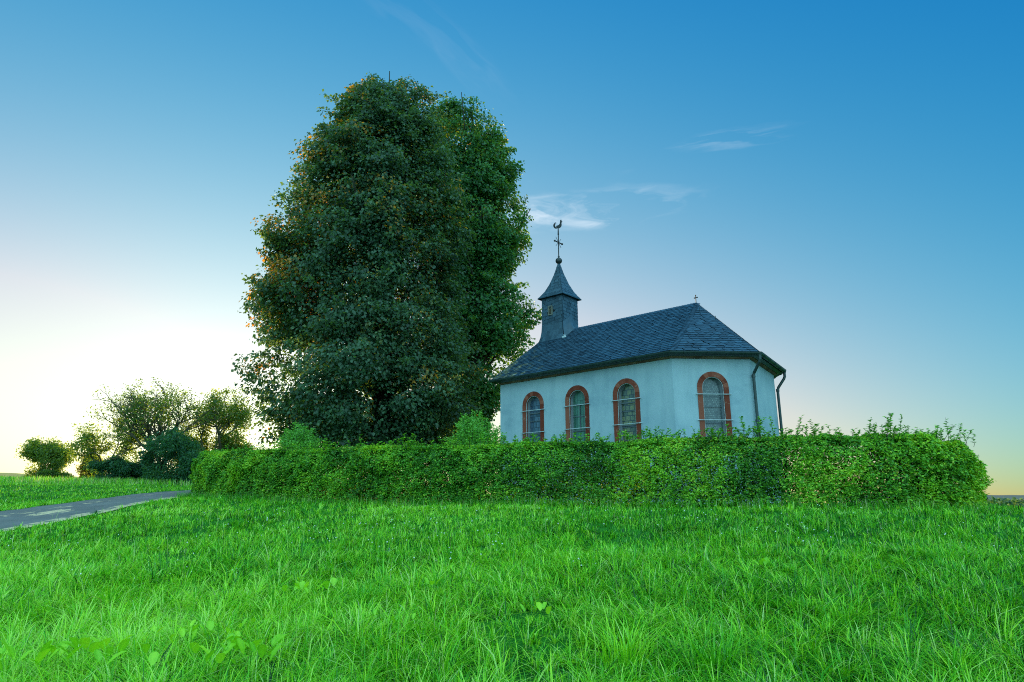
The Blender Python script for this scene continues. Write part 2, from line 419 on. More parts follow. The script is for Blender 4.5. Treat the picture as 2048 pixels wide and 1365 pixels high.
class Noise2:
    def __init__(s, seed, n=256): s.g = np.random.default_rng(seed).random((n, n)); s.n = n
    def __call__(s, x, y):
        x = np.asarray(x, float); y = np.asarray(y, float); xi = np.floor(x).astype(int); yi = np.floor(y).astype(int)
        fx, fy = x - xi, y - yi; fx = fx * fx * (3 - 2 * fx); fy = fy * fy * (3 - 2 * fy); n = s.n
        g = lambda i, j: s.g[i % n, j % n]
        return (g(xi, yi) * (1 - fx) + g(xi + 1, yi) * fx) * (1 - fy) + (g(xi, yi + 1) * (1 - fx) + g(xi + 1, yi + 1) * fx) * fy
    def fbm(s, x, y, o=4):
        t, a, w = 0, 1, 0
        for _ in range(o):
            t = t + a * s(x, y); w += a; a *= .5; x = np.asarray(x) * 2.03 + 7.7; y = np.asarray(y) * 2.03 + 3.1
        return t / w


NZ = Noise2(5); NZ2 = Noise2(77)

# ------------------------------------------------------------------ terrain
# profile of the ground along seven directions: (distance y, height) read from the rows of the photograph


def prof(px, rows, tail):
    return px, [(0, 0.0)] + [(y, at(px, py, y)[2]) for py, y in rows] + tail


COLS = [
    prof(-900, [(1060, 14), (1020, 18), (960, 40), (930, 110)], [(160, 7), (400, 0), (1000, -14), (4000, -30)]),
    prof(0, [(1057, 14.0), (1020, 18.0), (968, 40), (941, 110)], [(160, 6), (400, 0), (1000, -14), (4000, -30)]),
    prof(200, [(1023, 17.2), (994, 23), (966, 42), (955, 95)], [(160, 3.2), (400, -4), (1000, -16), (4000, -30)]),
    prof(380, [(986, 22.5), (980, 28.5), (972, 42), (966, 90)], [(160, 2.5), (400, -4), (1000, -16), (4000, -30)]),
    prof(700, [(996, 18.4), (988, 28), (984, 45), (982, 70)], [(160, -2), (400, -8), (1000, -18), (4000, -30)]),
    prof(1024, [(1000, 16.8), (996, 25), (998, 45), (1004, 70)], [(160, -5), (400, -12), (1000, -20), (4000, -30)]),
    prof(1500, [(1001, 14.9), (998, 25), (1002, 34), (1020, 60)], [(160, -6), (400, -13), (1000, -20), (4000, -30)]),
    prof(1940, [(1004, 14.4), (1006, 18), (1025, 30), (1040, 60)], [(160, -7), (400, -13), (1000, -20), (4000, -30)]),
    prof(2048, [(1013, 15.5), (1022, 20), (1040, 30), (1045, 60)], [(160, -7), (400, -13), (1000, -20), (4000, -30)]),
    prof(2900, [(1050, 15.5), (1060, 20), (1070, 30), (1060, 60)], [(160, -7), (400, -13), (1000, -20), (4000, -30)]),
]
_cr = np.array([ray(c[0], 1000)[0] for c in COLS])
_lr = np.linspace(-2.6, 2.6, 161); _ld = np.linspace(0, math.log(4001), 240)
_tab = np.array([np.interp(np.exp(_ld) - 1, [a for a, b in c[1]], [b for a, b in c[1]]) for c in COLS])
_tab = np.array([np.interp(_lr, _cr, _tab[:, j]) for j in range(_tab.shape[1])]).T      # (ratio, distance)


def _blur(a, k, ax):
    w = np.ones(k) / k
    p = np.pad(a, [(k // 2, k // 2) if i == ax else (0, 0) for i in range(2)], mode='edge')
    return np.apply_along_axis(lambda v: np.convolve(v, w, 'valid'), ax, p)


for _ in range(2): _tab = _blur(_blur(_tab, 5, 0), 7, 1)


def ground_z(x, y):
    x = np.asarray(x, float); y = np.asarray(y, float); yy = np.maximum(y, .02)
    fr = np.clip((x / np.maximum(yy, 3.0) - _lr[0]) / (_lr[1] - _lr[0]), 0, len(_lr) - 1.001)
    fd = np.clip(np.log1p(yy) / (_ld[1] - _ld[0]), 0, len(_ld) - 1.001)
    i, j = fr.astype(int), fd.astype(int); a, b = fr - i, fd - j
    z = (_tab[i, j] * (1 - a) + _tab[i + 1, j] * a) * (1 - b) + (_tab[i, j + 1] * (1 - a) + _tab[i + 1, j + 1] * a) * b
    near = np.clip((40 - yy) / 15, 0, 1)
    z = z - .10 * np.clip((yy - 5) / 7, 0, 1) * np.clip((34 - yy) / 10, 0, 1)
    return z + near * (.05 * (NZ.fbm(x * .9, y * .9, 3) - .5) + .10 * (NZ2(x * .3 + 9, y * .3) - .5))


gy = np.unique(np.concatenate([np.linspace(-60, -4, 12), np.linspace(-3, 32, 141), np.geomspace(33, 4000, 60)]))
gx0 = np.concatenate([-np.geomspace(3500, 26, 40), np.linspace(-25, 25, 181), np.geomspace(26, 3500, 40)])
XX, YY = np.meshgrid(gx0, gy); ZZ = ground_z(XX, YY)
nx, ny = len(gx0), len(gy)
idx = np.arange(nx * ny).reshape(ny, nx)
GF = np.stack([idx[:-1, :-1], idx[:-1, 1:], idx[1:, 1:], idx[1:, :-1]], -1).reshape(-1, 4)
ground = build('ground', np.stack([XX, YY, ZZ], -1).reshape(-1, 3), GF, M['soil'], smooth=True)
tag(ground, 'green meadow ground rising gently to the chapel hedge', 'ground', kind='structure')

# road: centre line through pairs of edge points
near_e = [(-420, 1190, 8.6), (-200, 1118, 10.8), (0, 1057, 14.0), (100, 1043, 15.4), (200, 1022, 17.4), (285, 1003, 19.8), (345, 990, 22), (400, 984, 24.5), (470, 982, 28), (560, 981, 33)]
far_e = [(-420, 1052, 13.0), (-200, 1036, 15.6), (0, 1020, 18.2), (100, 1007, 20.2), (200, 993, 22.9), (285, 985, 25.6), (345, 981.5, 28), (400, 980, 30.5), (470, 979, 34), (560, 979, 39)]
RN = np.array([at(*p)[:2] for p in near_e]); RF = np.array([at(*p)[:2] for p in far_e])


def resample(P, n):
    t = np.linspace(0, 1, len(P)); q = np.linspace(0, 1, n); out = np.array([np.interp(q, t, P[:, k]) for k in range(2)]).T
    for _ in range(6): out[1:-1] = (out[:-2] + 2 * out[1:-1] + out[2:]) / 4
    return out


NR, NC = 110, 17
rn, rf = resample(RN, NR), resample(RF, NR)
rv, rfc, grav = [], [], []
gp = at(110, 1017, 17.6)[:2]
for i in range(NR):
    for j in range(NC):
        q = rn[i] + (rf[i] - rn[i]) * j / (NC - 1)
        rv.append((q[0], q[1], ground_z(q[0], q[1]) + .012 + .03 * math.sin(math.pi * j / (NC - 1))))
for i in range(NR - 1):
    for j in range(NC - 1):
        a = i * NC + j; rfc.append((a, a + NC, a + NC + 1, a + 1))
        c = (np.array(rv[a][:2]) + np.array(rv[a + NC + 1][:2])) / 2
        w = (j + .5) / (NC - 1)
        tdir = unit(rn[min(i + 1, NR - 1)] - rn[max(i - 1, 0)]); dd = c - gp; al = dd @ tdir; ac = dd @ np.array([-tdir[1], tdir[0]])
        g = max(.80 * np.exp(-(w / .13) ** 2), .70 * math.exp(-(al / 1.1) ** 2 - (ac / .42) ** 2), .42 * math.exp(-((w - .62) / .10) ** 2), .40 * math.exp(-((1 - w) / .06) ** 2))
        grav.append(g)
road = build('road', rv, rfc, M['asphalt'], smooth=True, extra={'gravel': grav})
tag(road, 'narrow grey asphalt lane with pale gravel along its edge', 'road', kind='structure')

# ------------------------------------------------------------------ chapel
A = np.array([5.004, 19.982, 4.413 + EYE]); ANG = 2.4191
U = np.array([math.cos(ANG), math.sin(ANG), 0]); DL = -U


def rot(v, t): return np.array([v[0] * math.cos(t) - v[1] * math.sin(t), v[0] * math.sin(t) + v[1] * math.cos(t), 0])
def out_n(d): return np.array([d[1], -d[0], 0])


UP = np.array([0, 0, 1.])
LW, S4, T4, S5, T5, HW = 7.266, 2.5185, .7839, 3.2374, 1.7034, 3.3826
NL = out_n(DL)
D4, D5 = rot(DL, T4), rot(DL, T5); N4, N5 = out_n(D4), out_n(D5)
EAVE = A[2]; BASE = 1.45
p0 = A + U * LW; pB = A + D4 * S4; pC = pB + D5 * S5
pE = A - NL * 2 * HW                                     # far side: apse end of the other long wall
p1 = p0 - NL * 2 * HW
LOOP = [p0, A, pB, pC, pE, p1]                            # wall corners, counter-clockwise seen from above
chapel = empty('chapel', (float((p0 + pE)[0] / 2), float((p0 + pE)[1] / 2), BASE - .3), 'small white plastered chapel with slate roof, arched red stone windows and bell turret', 'chapel')


def arch(hw, ztop, zbot, n=20):
    """outline of a round-headed opening, from bottom left over the arch to bottom right, (a, z)"""
    zs = ztop - hw
    pts = [(-hw, zbot), (-hw, (zbot + zs) / 2), (-hw, zs)]
    pts += [(hw * -math.cos(math.pi * k / n), zs + hw * math.sin(math.pi * k / n)) for k in range(1, n)]
    return pts + [(hw, zs), (hw, (zbot + zs) / 2), (hw, zbot)]


WT, WT4, WB = -.493, -.4747, -3.05
wins = [(A, U * -1, NL, -1.6982, WT, 'c'), (A, U * -1, NL, -3.673, WT, 'b'), (A, U * -1, NL, -5.6445, WT, 'a'), (A, D4, N4, 1.2557, WT4, 'd')]
wall = MB()


def wall_face(q0, q1, holes, d):
    """a flat wall from q0 to q1 (eave height), arched openings cut out; holes = (distance from q0, top)"""
    Lw = float(np.dot(q1 - q0, d)); H = EAVE - BASE + .4
    g = lambda a, z: q0 + d * a + UP * z
    quad = lambda a0, z0, a1, z1: wall.add([g(a0, z0), g(a1, z0), g(a1, z1), g(a0, z1)], [(0, 1, 2, 3)])
    x = 0
    for (c, top) in sorted(holes):
        hw = .485
        quad(x, -H, c - hw, 0)
        pts = [(c + a, z) for a, z in arch(hw, top - .015, WB)]
        quad(c - hw, -H, c + hw, WB)
        for (a0, z0), (a1, z1) in zip(pts[:-1], pts[1:]):
            if a1 - a0 > 1e-6: wall.add([g(a0, z0), g(a1, z1), g(a1, 0), g(a0, 0)], [(0, 1, 2, 3)])
        x = c + hw
    quad(x, -H, Lw, 0)


wall_face(p0, A, [(LW - 1.6982, WT), (LW - 3.673, WT), (LW - 5.6445, WT)], DL)
wall_face(A, pB, [(1.2557, WT4)], D4)
wall_face(pB, pC, [], D5)
wall_face(pC, pE, [], unit(pE - pC))
wall_face(pE, p1, [], U)
wall_face(p1, p0, [], NL)
RIDGE = EAVE + 2.6413
rE = A - NL * HW + U * .6231; rE[2] = RIDGE                # apse end of the ridge
GOV = .22
rW = A - NL * HW + U * (LW + GOV); rW[2] = RIDGE           # gable end
gW = rW - U * GOV
wall.add([p0, p1, gW - UP * .25], [(0, 2, 1)])             # gable triangle
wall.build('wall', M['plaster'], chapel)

# windows
for (q, d, nn, a0, top, kind) in wins:
    c = q + d * a0; g = lambda a, z, o, c=c, d=d, nn=nn: c + d * a + UP * z + nn * o
    fr = MB(); po, pi = arch(.50, top, WB), arch(.338, top - .162, WB)
    k = len(po); r4 = np.random.default_rng(ord(kind))
    blocks = r4.random(12)
    for i in range(k - 1):
        t = float(blocks[min(11, i // 2)])
        v = [g(*po[i], .018), g(*po[i + 1], .018), g(*pi[i + 1], .018), g(*pi[i], .018), g(*po[i], -.14), g(*po[i + 1], -.14), g(*pi[i + 1], -.09), g(*pi[i], -.09)]
        fr.add(v, [(0, 3, 2, 1), (0, 1, 5, 4), (2, 3, 7, 6)], t)
    win = fr.build('window', M['stone'], chapel)
    rv_ = MB(); pr, pg = arch(.338, top - .162, WB), arch(.300, top - .20, WB)
    for i in range(k - 1):
        rv_.add([g(*pr[i], -.09), g(*pr[i + 1], -.09), g(*pg[i + 1], -.20), g(*pg[i], -.20)], [(0, 1, 2, 3)])
    rv_.build('reveal', M['reveal'], win, smooth=True)
    gl = [g(a, z, -.192) for a, z in arch(.312, top - .188, WB)]
    build('pane', gl, [list(range(len(gl)))[::-1]], M['glass_' + kind], win, uv=[(a, z) for a, z in arch(.312, top - .188, WB)])
    for zz in (-1.14, -1.56, -2.07, -2.5):
        lb = MB(); lb.box(g(-.305, zz - .012, -.188), d * .61, nn * .018, UP * .024); lb.build('saddle_bar', M['lead'], win)
    lb = MB()
    if kind == 'b':
        lb.box(g(-.02, -2.07, -.186), d * .03, nn * .03, UP * .93)
        lb.box(g(-.27, -1.17, -.185), d * .54, nn * .03, UP * .035); lb.box(g(-.27, -2.07, -.185), d * .54, nn * .03, UP * .035)
    if kind in 'ac':
        for zz in (-1.30, -2.04): lb = MB(); lb.box(g(-.30, zz, -.185), d * .60, nn * .03, UP * .04); lb.build('glazing_bar', M['lead'], win)
    if kind == 'b': lb.build('casement_frame', M['lead'], win)
    rim = MB(); rim.tube([g(a, z, -.012) for a, z in arch(.326, top - .174, WB)], .0085, 6); rim.build('screen_rim', M['screen'], win)
    for zz in (-1.1948, -1.9963):
        br = MB(); br.tube([g(-.56, zz, .055), g(.56, zz, .055)], .013, 8)
        for s_ in (-.53, .53): br.tube([g(s_, zz, .055), g(s_, zz, -.01)], .012, 6)
        br.build('security_bar', M['steel'], win)

# sandstone cornice under the eave
OFF = lambda o, dz: [off_corner(i, o) + UP * dz for i in range(len(LOOP))]


def off_corner(i, o):
    a, b, c = LOOP[i - 1], LOOP[i], LOOP[(i + 1) % len(LOOP)]
    n1, n2 = out_n(unit(b - a)), out_n(unit(c - b))
    return b + (n1 + n2) * o / (1 + n1 @ n2)


co = MB()
for i in (0, 1, 2, 3, 4):
    j = i + 1
    prof_c = [(.004, -.07), (.04, -.06), (.09, -.02), (.12, .02), (.004, .02)]
    ra = [off_corner(i, o) + UP * z for o, z in prof_c]; rb = [off_corner(j, o) + UP * z for o, z in prof_c]
    if i == 0: ra = [p0 + NL * o + UP * z for o, z in prof_c]
    if i == 4: rb = [p1 - NL * o + UP * z for o, z in prof_c]
    for k in range(4): co.add([ra[k], rb[k], rb[k + 1], ra[k + 1]], [(0, 1, 2, 3)])
co.build('cornice', M['cornice'], chapel)

# roof planes
EO = .30                                                  # eave overhang
EZ = .10
e0 = p0 + NL * EO + U * GOV + UP * EZ
eA, eB, eC, eE = [off_corner(i, EO) + UP * EZ for i in (1, 2, 3, 4)]
e1 = p1 - NL * EO + U * GOV + UP * EZ
roof_polys = [[e0, eA, rE, rW], [eA, eB, rE], [eB, eC, rE], [eC, eE, rE], [eE, e1, rW, rE]]
und = MB()
for pl in roof_polys: und.add(pl, [list(range(len(pl)))])
und.add([e0 - UP * .06, eA - UP * .06, eB - UP * .06, eC - UP * .06, eE - UP * .06, e1 - UP * .06], [[5, 4, 3, 2, 1, 0]])
for a, b in ((e0, eA), (eA, eB), (eB, eC), (eC, eE), (eE, e1)): und.add([a - UP * .06, b - UP * .06, b, a], [(0, 1, 2, 3)])
und.add([e0 - UP * .06, e0, rW, rW - UP * .1, e1, e1 - UP * .06], [(0, 1, 2, 3), (3, 2, 4, 5)])
roof = und.build('roof', M['underlay'], chapel)


def clip_poly(P, Q):
    """clip polygon P by convex counter-clockwise polygon Q (2-D)"""
    out = [tuple(p) for p in P]
    for i in range(len(Q)):
        a, b = Q[i], Q[(i + 1) % len(Q)]; inp, out = out, []
        if not inp: return []
        sd = lambda p: (b[0] - a[0]) * (p[1] - a[1]) - (b[1] - a[1]) * (p[0] - a[0])
        for k in range(len(inp)):
            p, q = inp[k - 1], inp[k]; sp, sq = sd(p), sd(q)
            if sq >= 0:
                if sp < 0: t = sp / (sp - sq); out.append((p[0] + (q[0] - p[0]) * t, p[1] + (q[1] - p[1]) * t))
                out.append(q)
            elif sp >= 0:
                t = sp / (sp - sq); out.append((p[0] + (q[0] - p[0]) * t, p[1] + (q[1] - p[1]) * t))
    return out


def slates(poly, row, wid, tilt, mb, rng, lichen=None, lf=None, lift=.024, hole=None):
    """individual overlapping slates laid over a flat convex face"""
    P = [np.asarray(p, float) for p in poly]
    e1 = unit(P[1] - P[0]); nrm = unit(np.cross(P[1] - P[0], P[-1] - P[0])); e2 = np.cross(nrm, e1)
    Q = [((p - P[0]) @ e1, (p - P[0]) @ e2) for p in P]
    ct, st = math.cos(tilt), math.sin(tilt)
    xs = [q[0] for q in Q]; ys = [q[1] for q in Q]; ext = (max(xs) - min(xs)) + (max(ys) - min(ys))
    nr = int(ext / row) + 4
    for r in range(-nr, nr):
        sh = rng.random() * wid
        for c in range(-int(ext / wid) - 3, int(ext / wid) + 3):
            x0 = c * wid + sh + rng.normal(0, .012); y0 = r * row; w = wid * .965; h = row * 1.45
            jw = rng.normal(0, .006)
            loc = [(x0 + .30 * w, y0 - .012), (x0 + w, y0 + jw), (x0 + w, y0 + h), (x0, y0 + h), (x0, y0 + .38 * row), (x0 + .10 * w, y0 + .10 * row)]
            pl = [(min(xs) + a * ct - b * st, min(ys) + a * st + b * ct) for a, b in loc]
            cx = sum(p[0] for p in pl) / 6; cy = sum(p[1] for p in pl) / 6
            if cx < min(xs) - wid or cx > max(xs) + wid or cy < min(ys) - row * 2 or cy > max(ys) + row * 2: continue
            cl = clip_poly(pl, Q)
            if len(cl) < 3: continue
            if hole and hole[0] < cx < hole[1] and hole[2] < cy < hole[3]: continue
            lf0 = rng.random() * .003 + .004 * ((c % 2))
            top = []
            for (x, y) in cl:
                yy = -(x - min(xs)) * st + (y - min(ys)) * ct - y0
                top.append(P[0] + e1 * x + e2 * y + nrm * (.006 + lf0 + lift * max(0, 1 - yy / h)))
            k = len(top); bot = [v - nrm * .009 for v in top]
            t = float(np.clip(rng.normal(.5, .24), 0, 1))
            b0 = len(mb.F)
            mb.add(top + bot, [list(range(k))] + [[i, k + i, k + (i + 1) % k, (i + 1) % k] for i in range(k)], t)
            if lichen is not None:
                lichen += [lf(np.mean(top, axis=0))] * (len(mb.F) - b0)


rs = np.random.default_rng(3)
sl, lich = MB(), []
gl_end = e0


def lichen_f(p):
    t = (p - A) @ U / LW; h = (p[2] - EAVE) / 2.6
    return float(np.clip(.50 * (t - .25) + .30 * (.45 - h) * t, -.3, .45)) - .02


for k, (pl, tl) in enumerate(zip(roof_polys, (.07, .05, -.05, 0, 0))):
    slates(pl, .168 if k < 3 else .3, .26 if k < 3 else .5, tl, sl, rs, lich, lichen_f)
sl.build('slate_cover', M['slate'], roof, extra={'lichen': lich})
# hip and ridge courses: narrow overlapping slates
hp = MB()
for a, b, na, nb, n in ((eA, rE, 1, 1, 46), (eB, rE, 1, 1, 46), (rW, rE, 1, 1, 60)):
    dirv = unit(b - a); Ln = np.linalg.norm(b - a)
    side = unit(np.cross(dirv, UP))
    slope = .42 if abs(dirv[2]) > .1 else .75
    for i in range(n):
        q = a + dirv * Ln * i / n; s_ = Ln / n * 1.3
        for sg in (-1, 1):
            o1 = side * sg * .15 - UP * .15 * slope
            v = [q + UP * .045, q + dirv * s_ + UP * .025, q + dirv * s_ + o1 + UP * .030, q + o1 + UP * .05]
            hp.add(v, [(0, 1, 2, 3)], float(np.clip(rs.normal(.45, .2), 0, 1)))
hp.build('ridge_course', M['slate'], roof, extra={'lichen': [-.2] * len(hp.F)})

# gutter: half-round channel along the eaves, with a dark fascia
gu = MB()
path = [e0, eA, eB, eC, eE]
offs = [np.array(NL), None, None, None, None]


def gut_profile(i):
    if i == 0: o = NL * 1.0
    else:
        n1 = out_n(unit(LOOP[i] - LOOP[i - 1])); n2 = out_n(unit(LOOP[(i + 1)] - LOOP[i])); o = (n1 + n2) / (1 + n1 @ n2)
    c = path[i] + o * .045 - UP * .015
    pts = [c + o * (-.075) + UP * .0]
    pts += [c + o * .075 * -math.cos(math.pi * k / 8) - UP * .075 * math.sin(math.pi * k / 8) for k in range(1, 8)]
    pts += [c + o * .075, c + o * .085 + UP * .008, c + o * .066 + UP * .004, c + o * .05 - UP * .04, c - UP * .062, c - o * .06 - UP * .03]
    return pts


gp_ = [gut_profile(i) for i in range(5)]
for i in range(4):
    k = len(gp_[i])
    gu.add(gp_[i] + gp_[i + 1], [(q, k + q, k + (q + 1) % k, (q + 1) % k) for q in range(k)])
gu.add(gp_[0], [list(range(len(gp_[0])))])
for a, b in zip(path[:-1], path[1:]):                      # brackets
    L_ = np.linalg.norm(b - a); dv = unit(b - a); on = out_n(dv)
    for q in np.arange(.4, L_ - .2, .75):
        c = a + dv * q + on * .045 - UP * .015
        gu.tube([c + on * .086 * -math.cos(math.pi * k / 6) - UP * .086 * math.sin(math.pi * k / 6) for k in range(7)], .008, 5)
gu.build('gutter', M['gutter'], chapel, smooth=False)
fa = MB()
for i in range(4):
    j = i + 1; o = lambda q, w, z: (p0 + NL * w + U * GOV if q == 0 else off_corner(q, w)) + UP * z
    fa.add([o(i, .122, -.01), o(j, .122, -.01), o(j, .255, .02), o(i, .255, .02), o(j, .255, .09), o(i, .255, .09)], [(0, 1, 2, 3), (3, 2, 4, 5)])
fa.build('fascia', M['gutter'], chapel)


def downpipe(i, nrm):
    o_ = off_corner(i, 1.0) - LOOP[i]; c = path[i] + unit(o_) * .05
    wl_ = LOOP[i] + unit(o_) * .085
    top = c - UP * .07
    pts = [top, top - UP * .16, top - UP * .24 - unit(o_) * .03, np.array([wl_[0], wl_[1], EAVE - .52]) + unit(o_) * .03, np.array([wl_[0], wl_[1], EAVE - .62]), np.array([wl_[0], wl_[1], EAVE - 2.0]), np.array([wl_[0], wl_[1], BASE])]
    mb = MB(); mb.tube(pts, .047, 10)
    o = mb.build('downspout', M['gutter'], chapel, smooth=False)
    col = MB()
    for zz in (EAVE - .66, EAVE - 2.05, EAVE - 2.5):
        col = MB(); q = np.array([wl_[0], wl_[1], zz]); col.tube([q, q + UP * .09], .058, 10)
        if zz < EAVE - 1: col.tube([q + UP * .04, q + UP * .04 - unit(o_) * .1], .012, 5)
        col.build('pipe_collar', M['gutter'], o)
    col = MB(); col.tube([np.array([c[0], c[1], top[2] - .03]), np.array([c[0], c[1], top[2] + .05])], [.055, .07], 10)
    col.build('gutter_outlet', M['gutter'], o)


downpipe(2, None); downpipe(3, None)
# little iron cross on the apse end of the ridge
cr = MB(); q = rE + UP * .03
cr.tube([q, q + UP * .27], .016, 6); cr.tube([q + UP * .19 - U * .055, q + UP * .19 + U * .055], .016, 6)
for e in (q + UP * .28, q + UP * .19 - U * .06, q + UP * .19 + U * .06): cr.tube([e - UP * .018, e + UP * .018], .022, 6)
cr.build('ridge_cross', M['iron'], chapel)
# two snow hooks on the apse roof
for kk, (ww, tt) in enumerate(((.5, .80), (.93, .62))):
    bpt = (eA * (1 - ww) + eB * ww) * (1 - tt) + rE * tt
    hk = MB(); hk.tube([bpt, bpt + unit(np.cross(eB - eA, rE - eA)) * .07, bpt + unit(np.cross(eB - eA, rE - eA)) * .09 + UP * .07], .009, 5); hk.build('roof_hook', M['gutter'], chapel)

# ---- bell turret
TT, TH = 6.34, .55
tc0 = A - NL * HW + U * (TT + TH); tc0[2] = 0
ZT = EAVE + 4.12                                              # top of the turret body
ZA = EAVE + 5.74                                              # tip of the spire
tb = MB()
cor = lambda hs, z: [tc0 + (-U * sx + NL * sy) * hs + UP * z for sx, sy in ((-1, 1), (1, 1), (1, -1), (-1, -1))]
lo, hi = cor(TH, EAVE + 1.7), cor(TH - .01, ZT)
for i in range(4):
    j = (i + 1) % 4; tb.add([lo[i], lo[j], hi[j], hi[i]], [(0, 1, 2, 3)])
tur = tb.build('bell_turret', M['underlay'], chapel)
ts = MB()
# louvre opening on the face that looks along the long wall's outward side
for i, (rw, wd, tl) in enumerate(((.135, .17, .12), (.135, .17, -.10), (.2, .3, 0), (.2, .3, 0))):
    j = (i + 1) % 4
    zb = 2.25 if i == 0 else 2.25
    fl = [tc0 + (lo[i] - tc0) * 1.0, lo[j], hi[j], hi[i]]
    fl = [np.array([v[0], v[1], v[2]]) for v in fl]
    slates(fl, rw * 1.15, wd * 1.15, tl, ts, rs, lift=.018, hole=(.35, .61, 1.60, 1.98) if i == 0 else None)
# flared skirt where the turret meets the roof
roofz = lambda p: RIDGE - (abs((p - A) @ NL + HW)) * (RIDGE - EAVE - EZ) / (HW + EO)
for (c0, c1_, on) in ((lo[0], lo[1], NL), (lo[1], lo[2], DL)):
    dv = unit(c1_ - c0); Lw_ = np.linalg.norm(c1_ - c0)
    nseg = 7; lv = []
    for sidx in range(nseg + 1):
        a = c0 + dv * Lw_ * sidx / nseg
        row_ = []
        for fq, (o_, h_) in enumerate(((.0, .62), (.035, .36), (.11, .16), (.24, .02))):
            q = np.array([a[0], a[1], 0]) + on * (o_ + .02)
            if on is NL and sidx == nseg: q = q + DL * o_
            if on is DL and sidx == 0: q = q + NL * o_
            base = roofz(q) if on is NL else roofz(q)
            row_.append(q + UP * (base + h_ + .02))
        lv.append(row_)
    for a in range(nseg):
        for b in range(3):
            ts.add([lv[a][b + 1], lv[a + 1][b + 1], lv[a + 1][b], lv[a][b]], [(0, 1, 2, 3)], float(np.clip(rs.normal(.55, .25), 0, 1)))
ts.build('slate_cladding', M['slate_t'], tur)
fls = MB()                                                   # pale lead flashing at the corner
for q_ in np.linspace(0, 1, 5):
    a = lo[1] + (NL + DL) * (.10 + .16 * q_) ; b_0 = a.copy(); b_0[2] = roofz(a) + .10 - .06 * q_
    fls.tube([b_0 - DL * .10, b_0 + DL * .09], .022, 5)
fls.build('flashing', M['screen'], tur)
# louvre
c_l = tc0 + NL * TH; gL = lambda a, z, o: c_l + DL * a + NL * o + UP * (EAVE + z)
lx0, lx1, lz0, lz1 = -.185, .045, 3.29, 3.70
lf_ = MB()
for a0, a1, z0, z1 in ((lx0, lx0 + .035, lz0, lz1), (lx1 - .035, lx1, lz0, lz1), (lx0 + .035, lx1 - .035, lz0, lz0 + .035), (lx0 + .035, lx1 - .035, lz1 - .035, lz1)):
    lf_.box(gL(a0, z0, -.02), DL * (a1 - a0), NL * .075, UP * (z1 - z0))
lou = lf_.build('louvre_window', M['louvre_frame'], tur)
ls = MB()
for q_ in range(6):
    z0 = lz0 + .045 + q_ * .044; ls.box(gL(lx0 + .036, z0, .006), DL * (lx1 - lx0 - .072), NL * .035 - UP * .028, UP * .012 + NL * .006)
ls.box(gL(lx0 + .036, lz0 + .036, -.015), DL * (lx1 - lx0 - .072), NL * .015, UP * (lz1 - lz0 - .072))
ls.build('louvre_slat', M['louvre'], lou)
# spire: square pyramid with swept eaves
sp = MB(); spp = [(.675, ZT - .015), (.57, ZT + .13), (.44, ZT + .34), (.30, ZT + .66), (.15, ZT + 1.13), (.035, ZA)]
rings = [cor(a, z) for a, z in spp]
for a, b in zip(rings[:-1], rings[1:]):
    for i in range(4): sp.add([a[i], a[(i + 1) % 4], b[(i + 1) % 4], b[i]], [(0, 1, 2, 3)])
sp.add(rings[0], [(3, 2, 1, 0)])
spire = sp.build('spire', M['underlay'], tur)
ss = MB()
for a, b in zip(rings[:-1], rings[1:]):
    for i in range(4): slates([a[i], a[(i + 1) % 4], b[(i + 1) % 4], b[i]], .155, .20, .06, ss, rs, lift=.010)
for i in range(4):                                           # drip edge
    a, b = rings[0][i], rings[0][(i + 1) % 4]; ss.tube([a - UP * .005, b - UP * .005], .016, 6, t=.1)
ss.build('slate_cover', M['slate_t'], spire)
tipc = tc0 + UP * ZA
ba = MB(); zb_ = ZA + .10
prof_b = [(.03, -.14), (.05, -.10), (.025, -.085)] + [(.145 * math.sin(math.pi * k / 10) + .004, zb_ - ZA + .05 - .14 * math.cos(math.pi * k / 10)) for k in range(1, 10)] + [(.03, .31), (.05, .34), (.02, .40)]
ba.tube([tipc + UP * z for r, z in prof_b], [r for r, z in prof_b], 18); ba.build('finial_ball', M['ball'], spire, smooth=True)
# cross with rays and the weathercock on one rod
zc = EAVE + 6.76
rd = MB(); rd.tube([tipc + UP * .35, tc0 + UP * (EAVE + 7.12)], .022, 8); rd.tube([tc0 + UP * (EAVE + 7.12), tc0 + UP * (EAVE + 7.50)], [.034, .02], 8)
rd.build('rod', M['iron'], spire)
xr = MB(); cc_ = tc0 + UP * zc
xr.tube([cc_ - NL * .26, cc_ + NL * .26], .026, 6)
for e in (-.27, .27): xr.tube([cc_ + NL * e - UP * .03, cc_ + NL * e + UP * .03], .042, 8)
for a in (.85, 2.3): xr.tube([cc_ - (NL * math.cos(a) + UP * math.sin(a)) * .28, cc_ + (NL * math.cos(a) + UP * math.sin(a)) * .28], .011, 5)
xr.build('cross', M['iron'], spire)
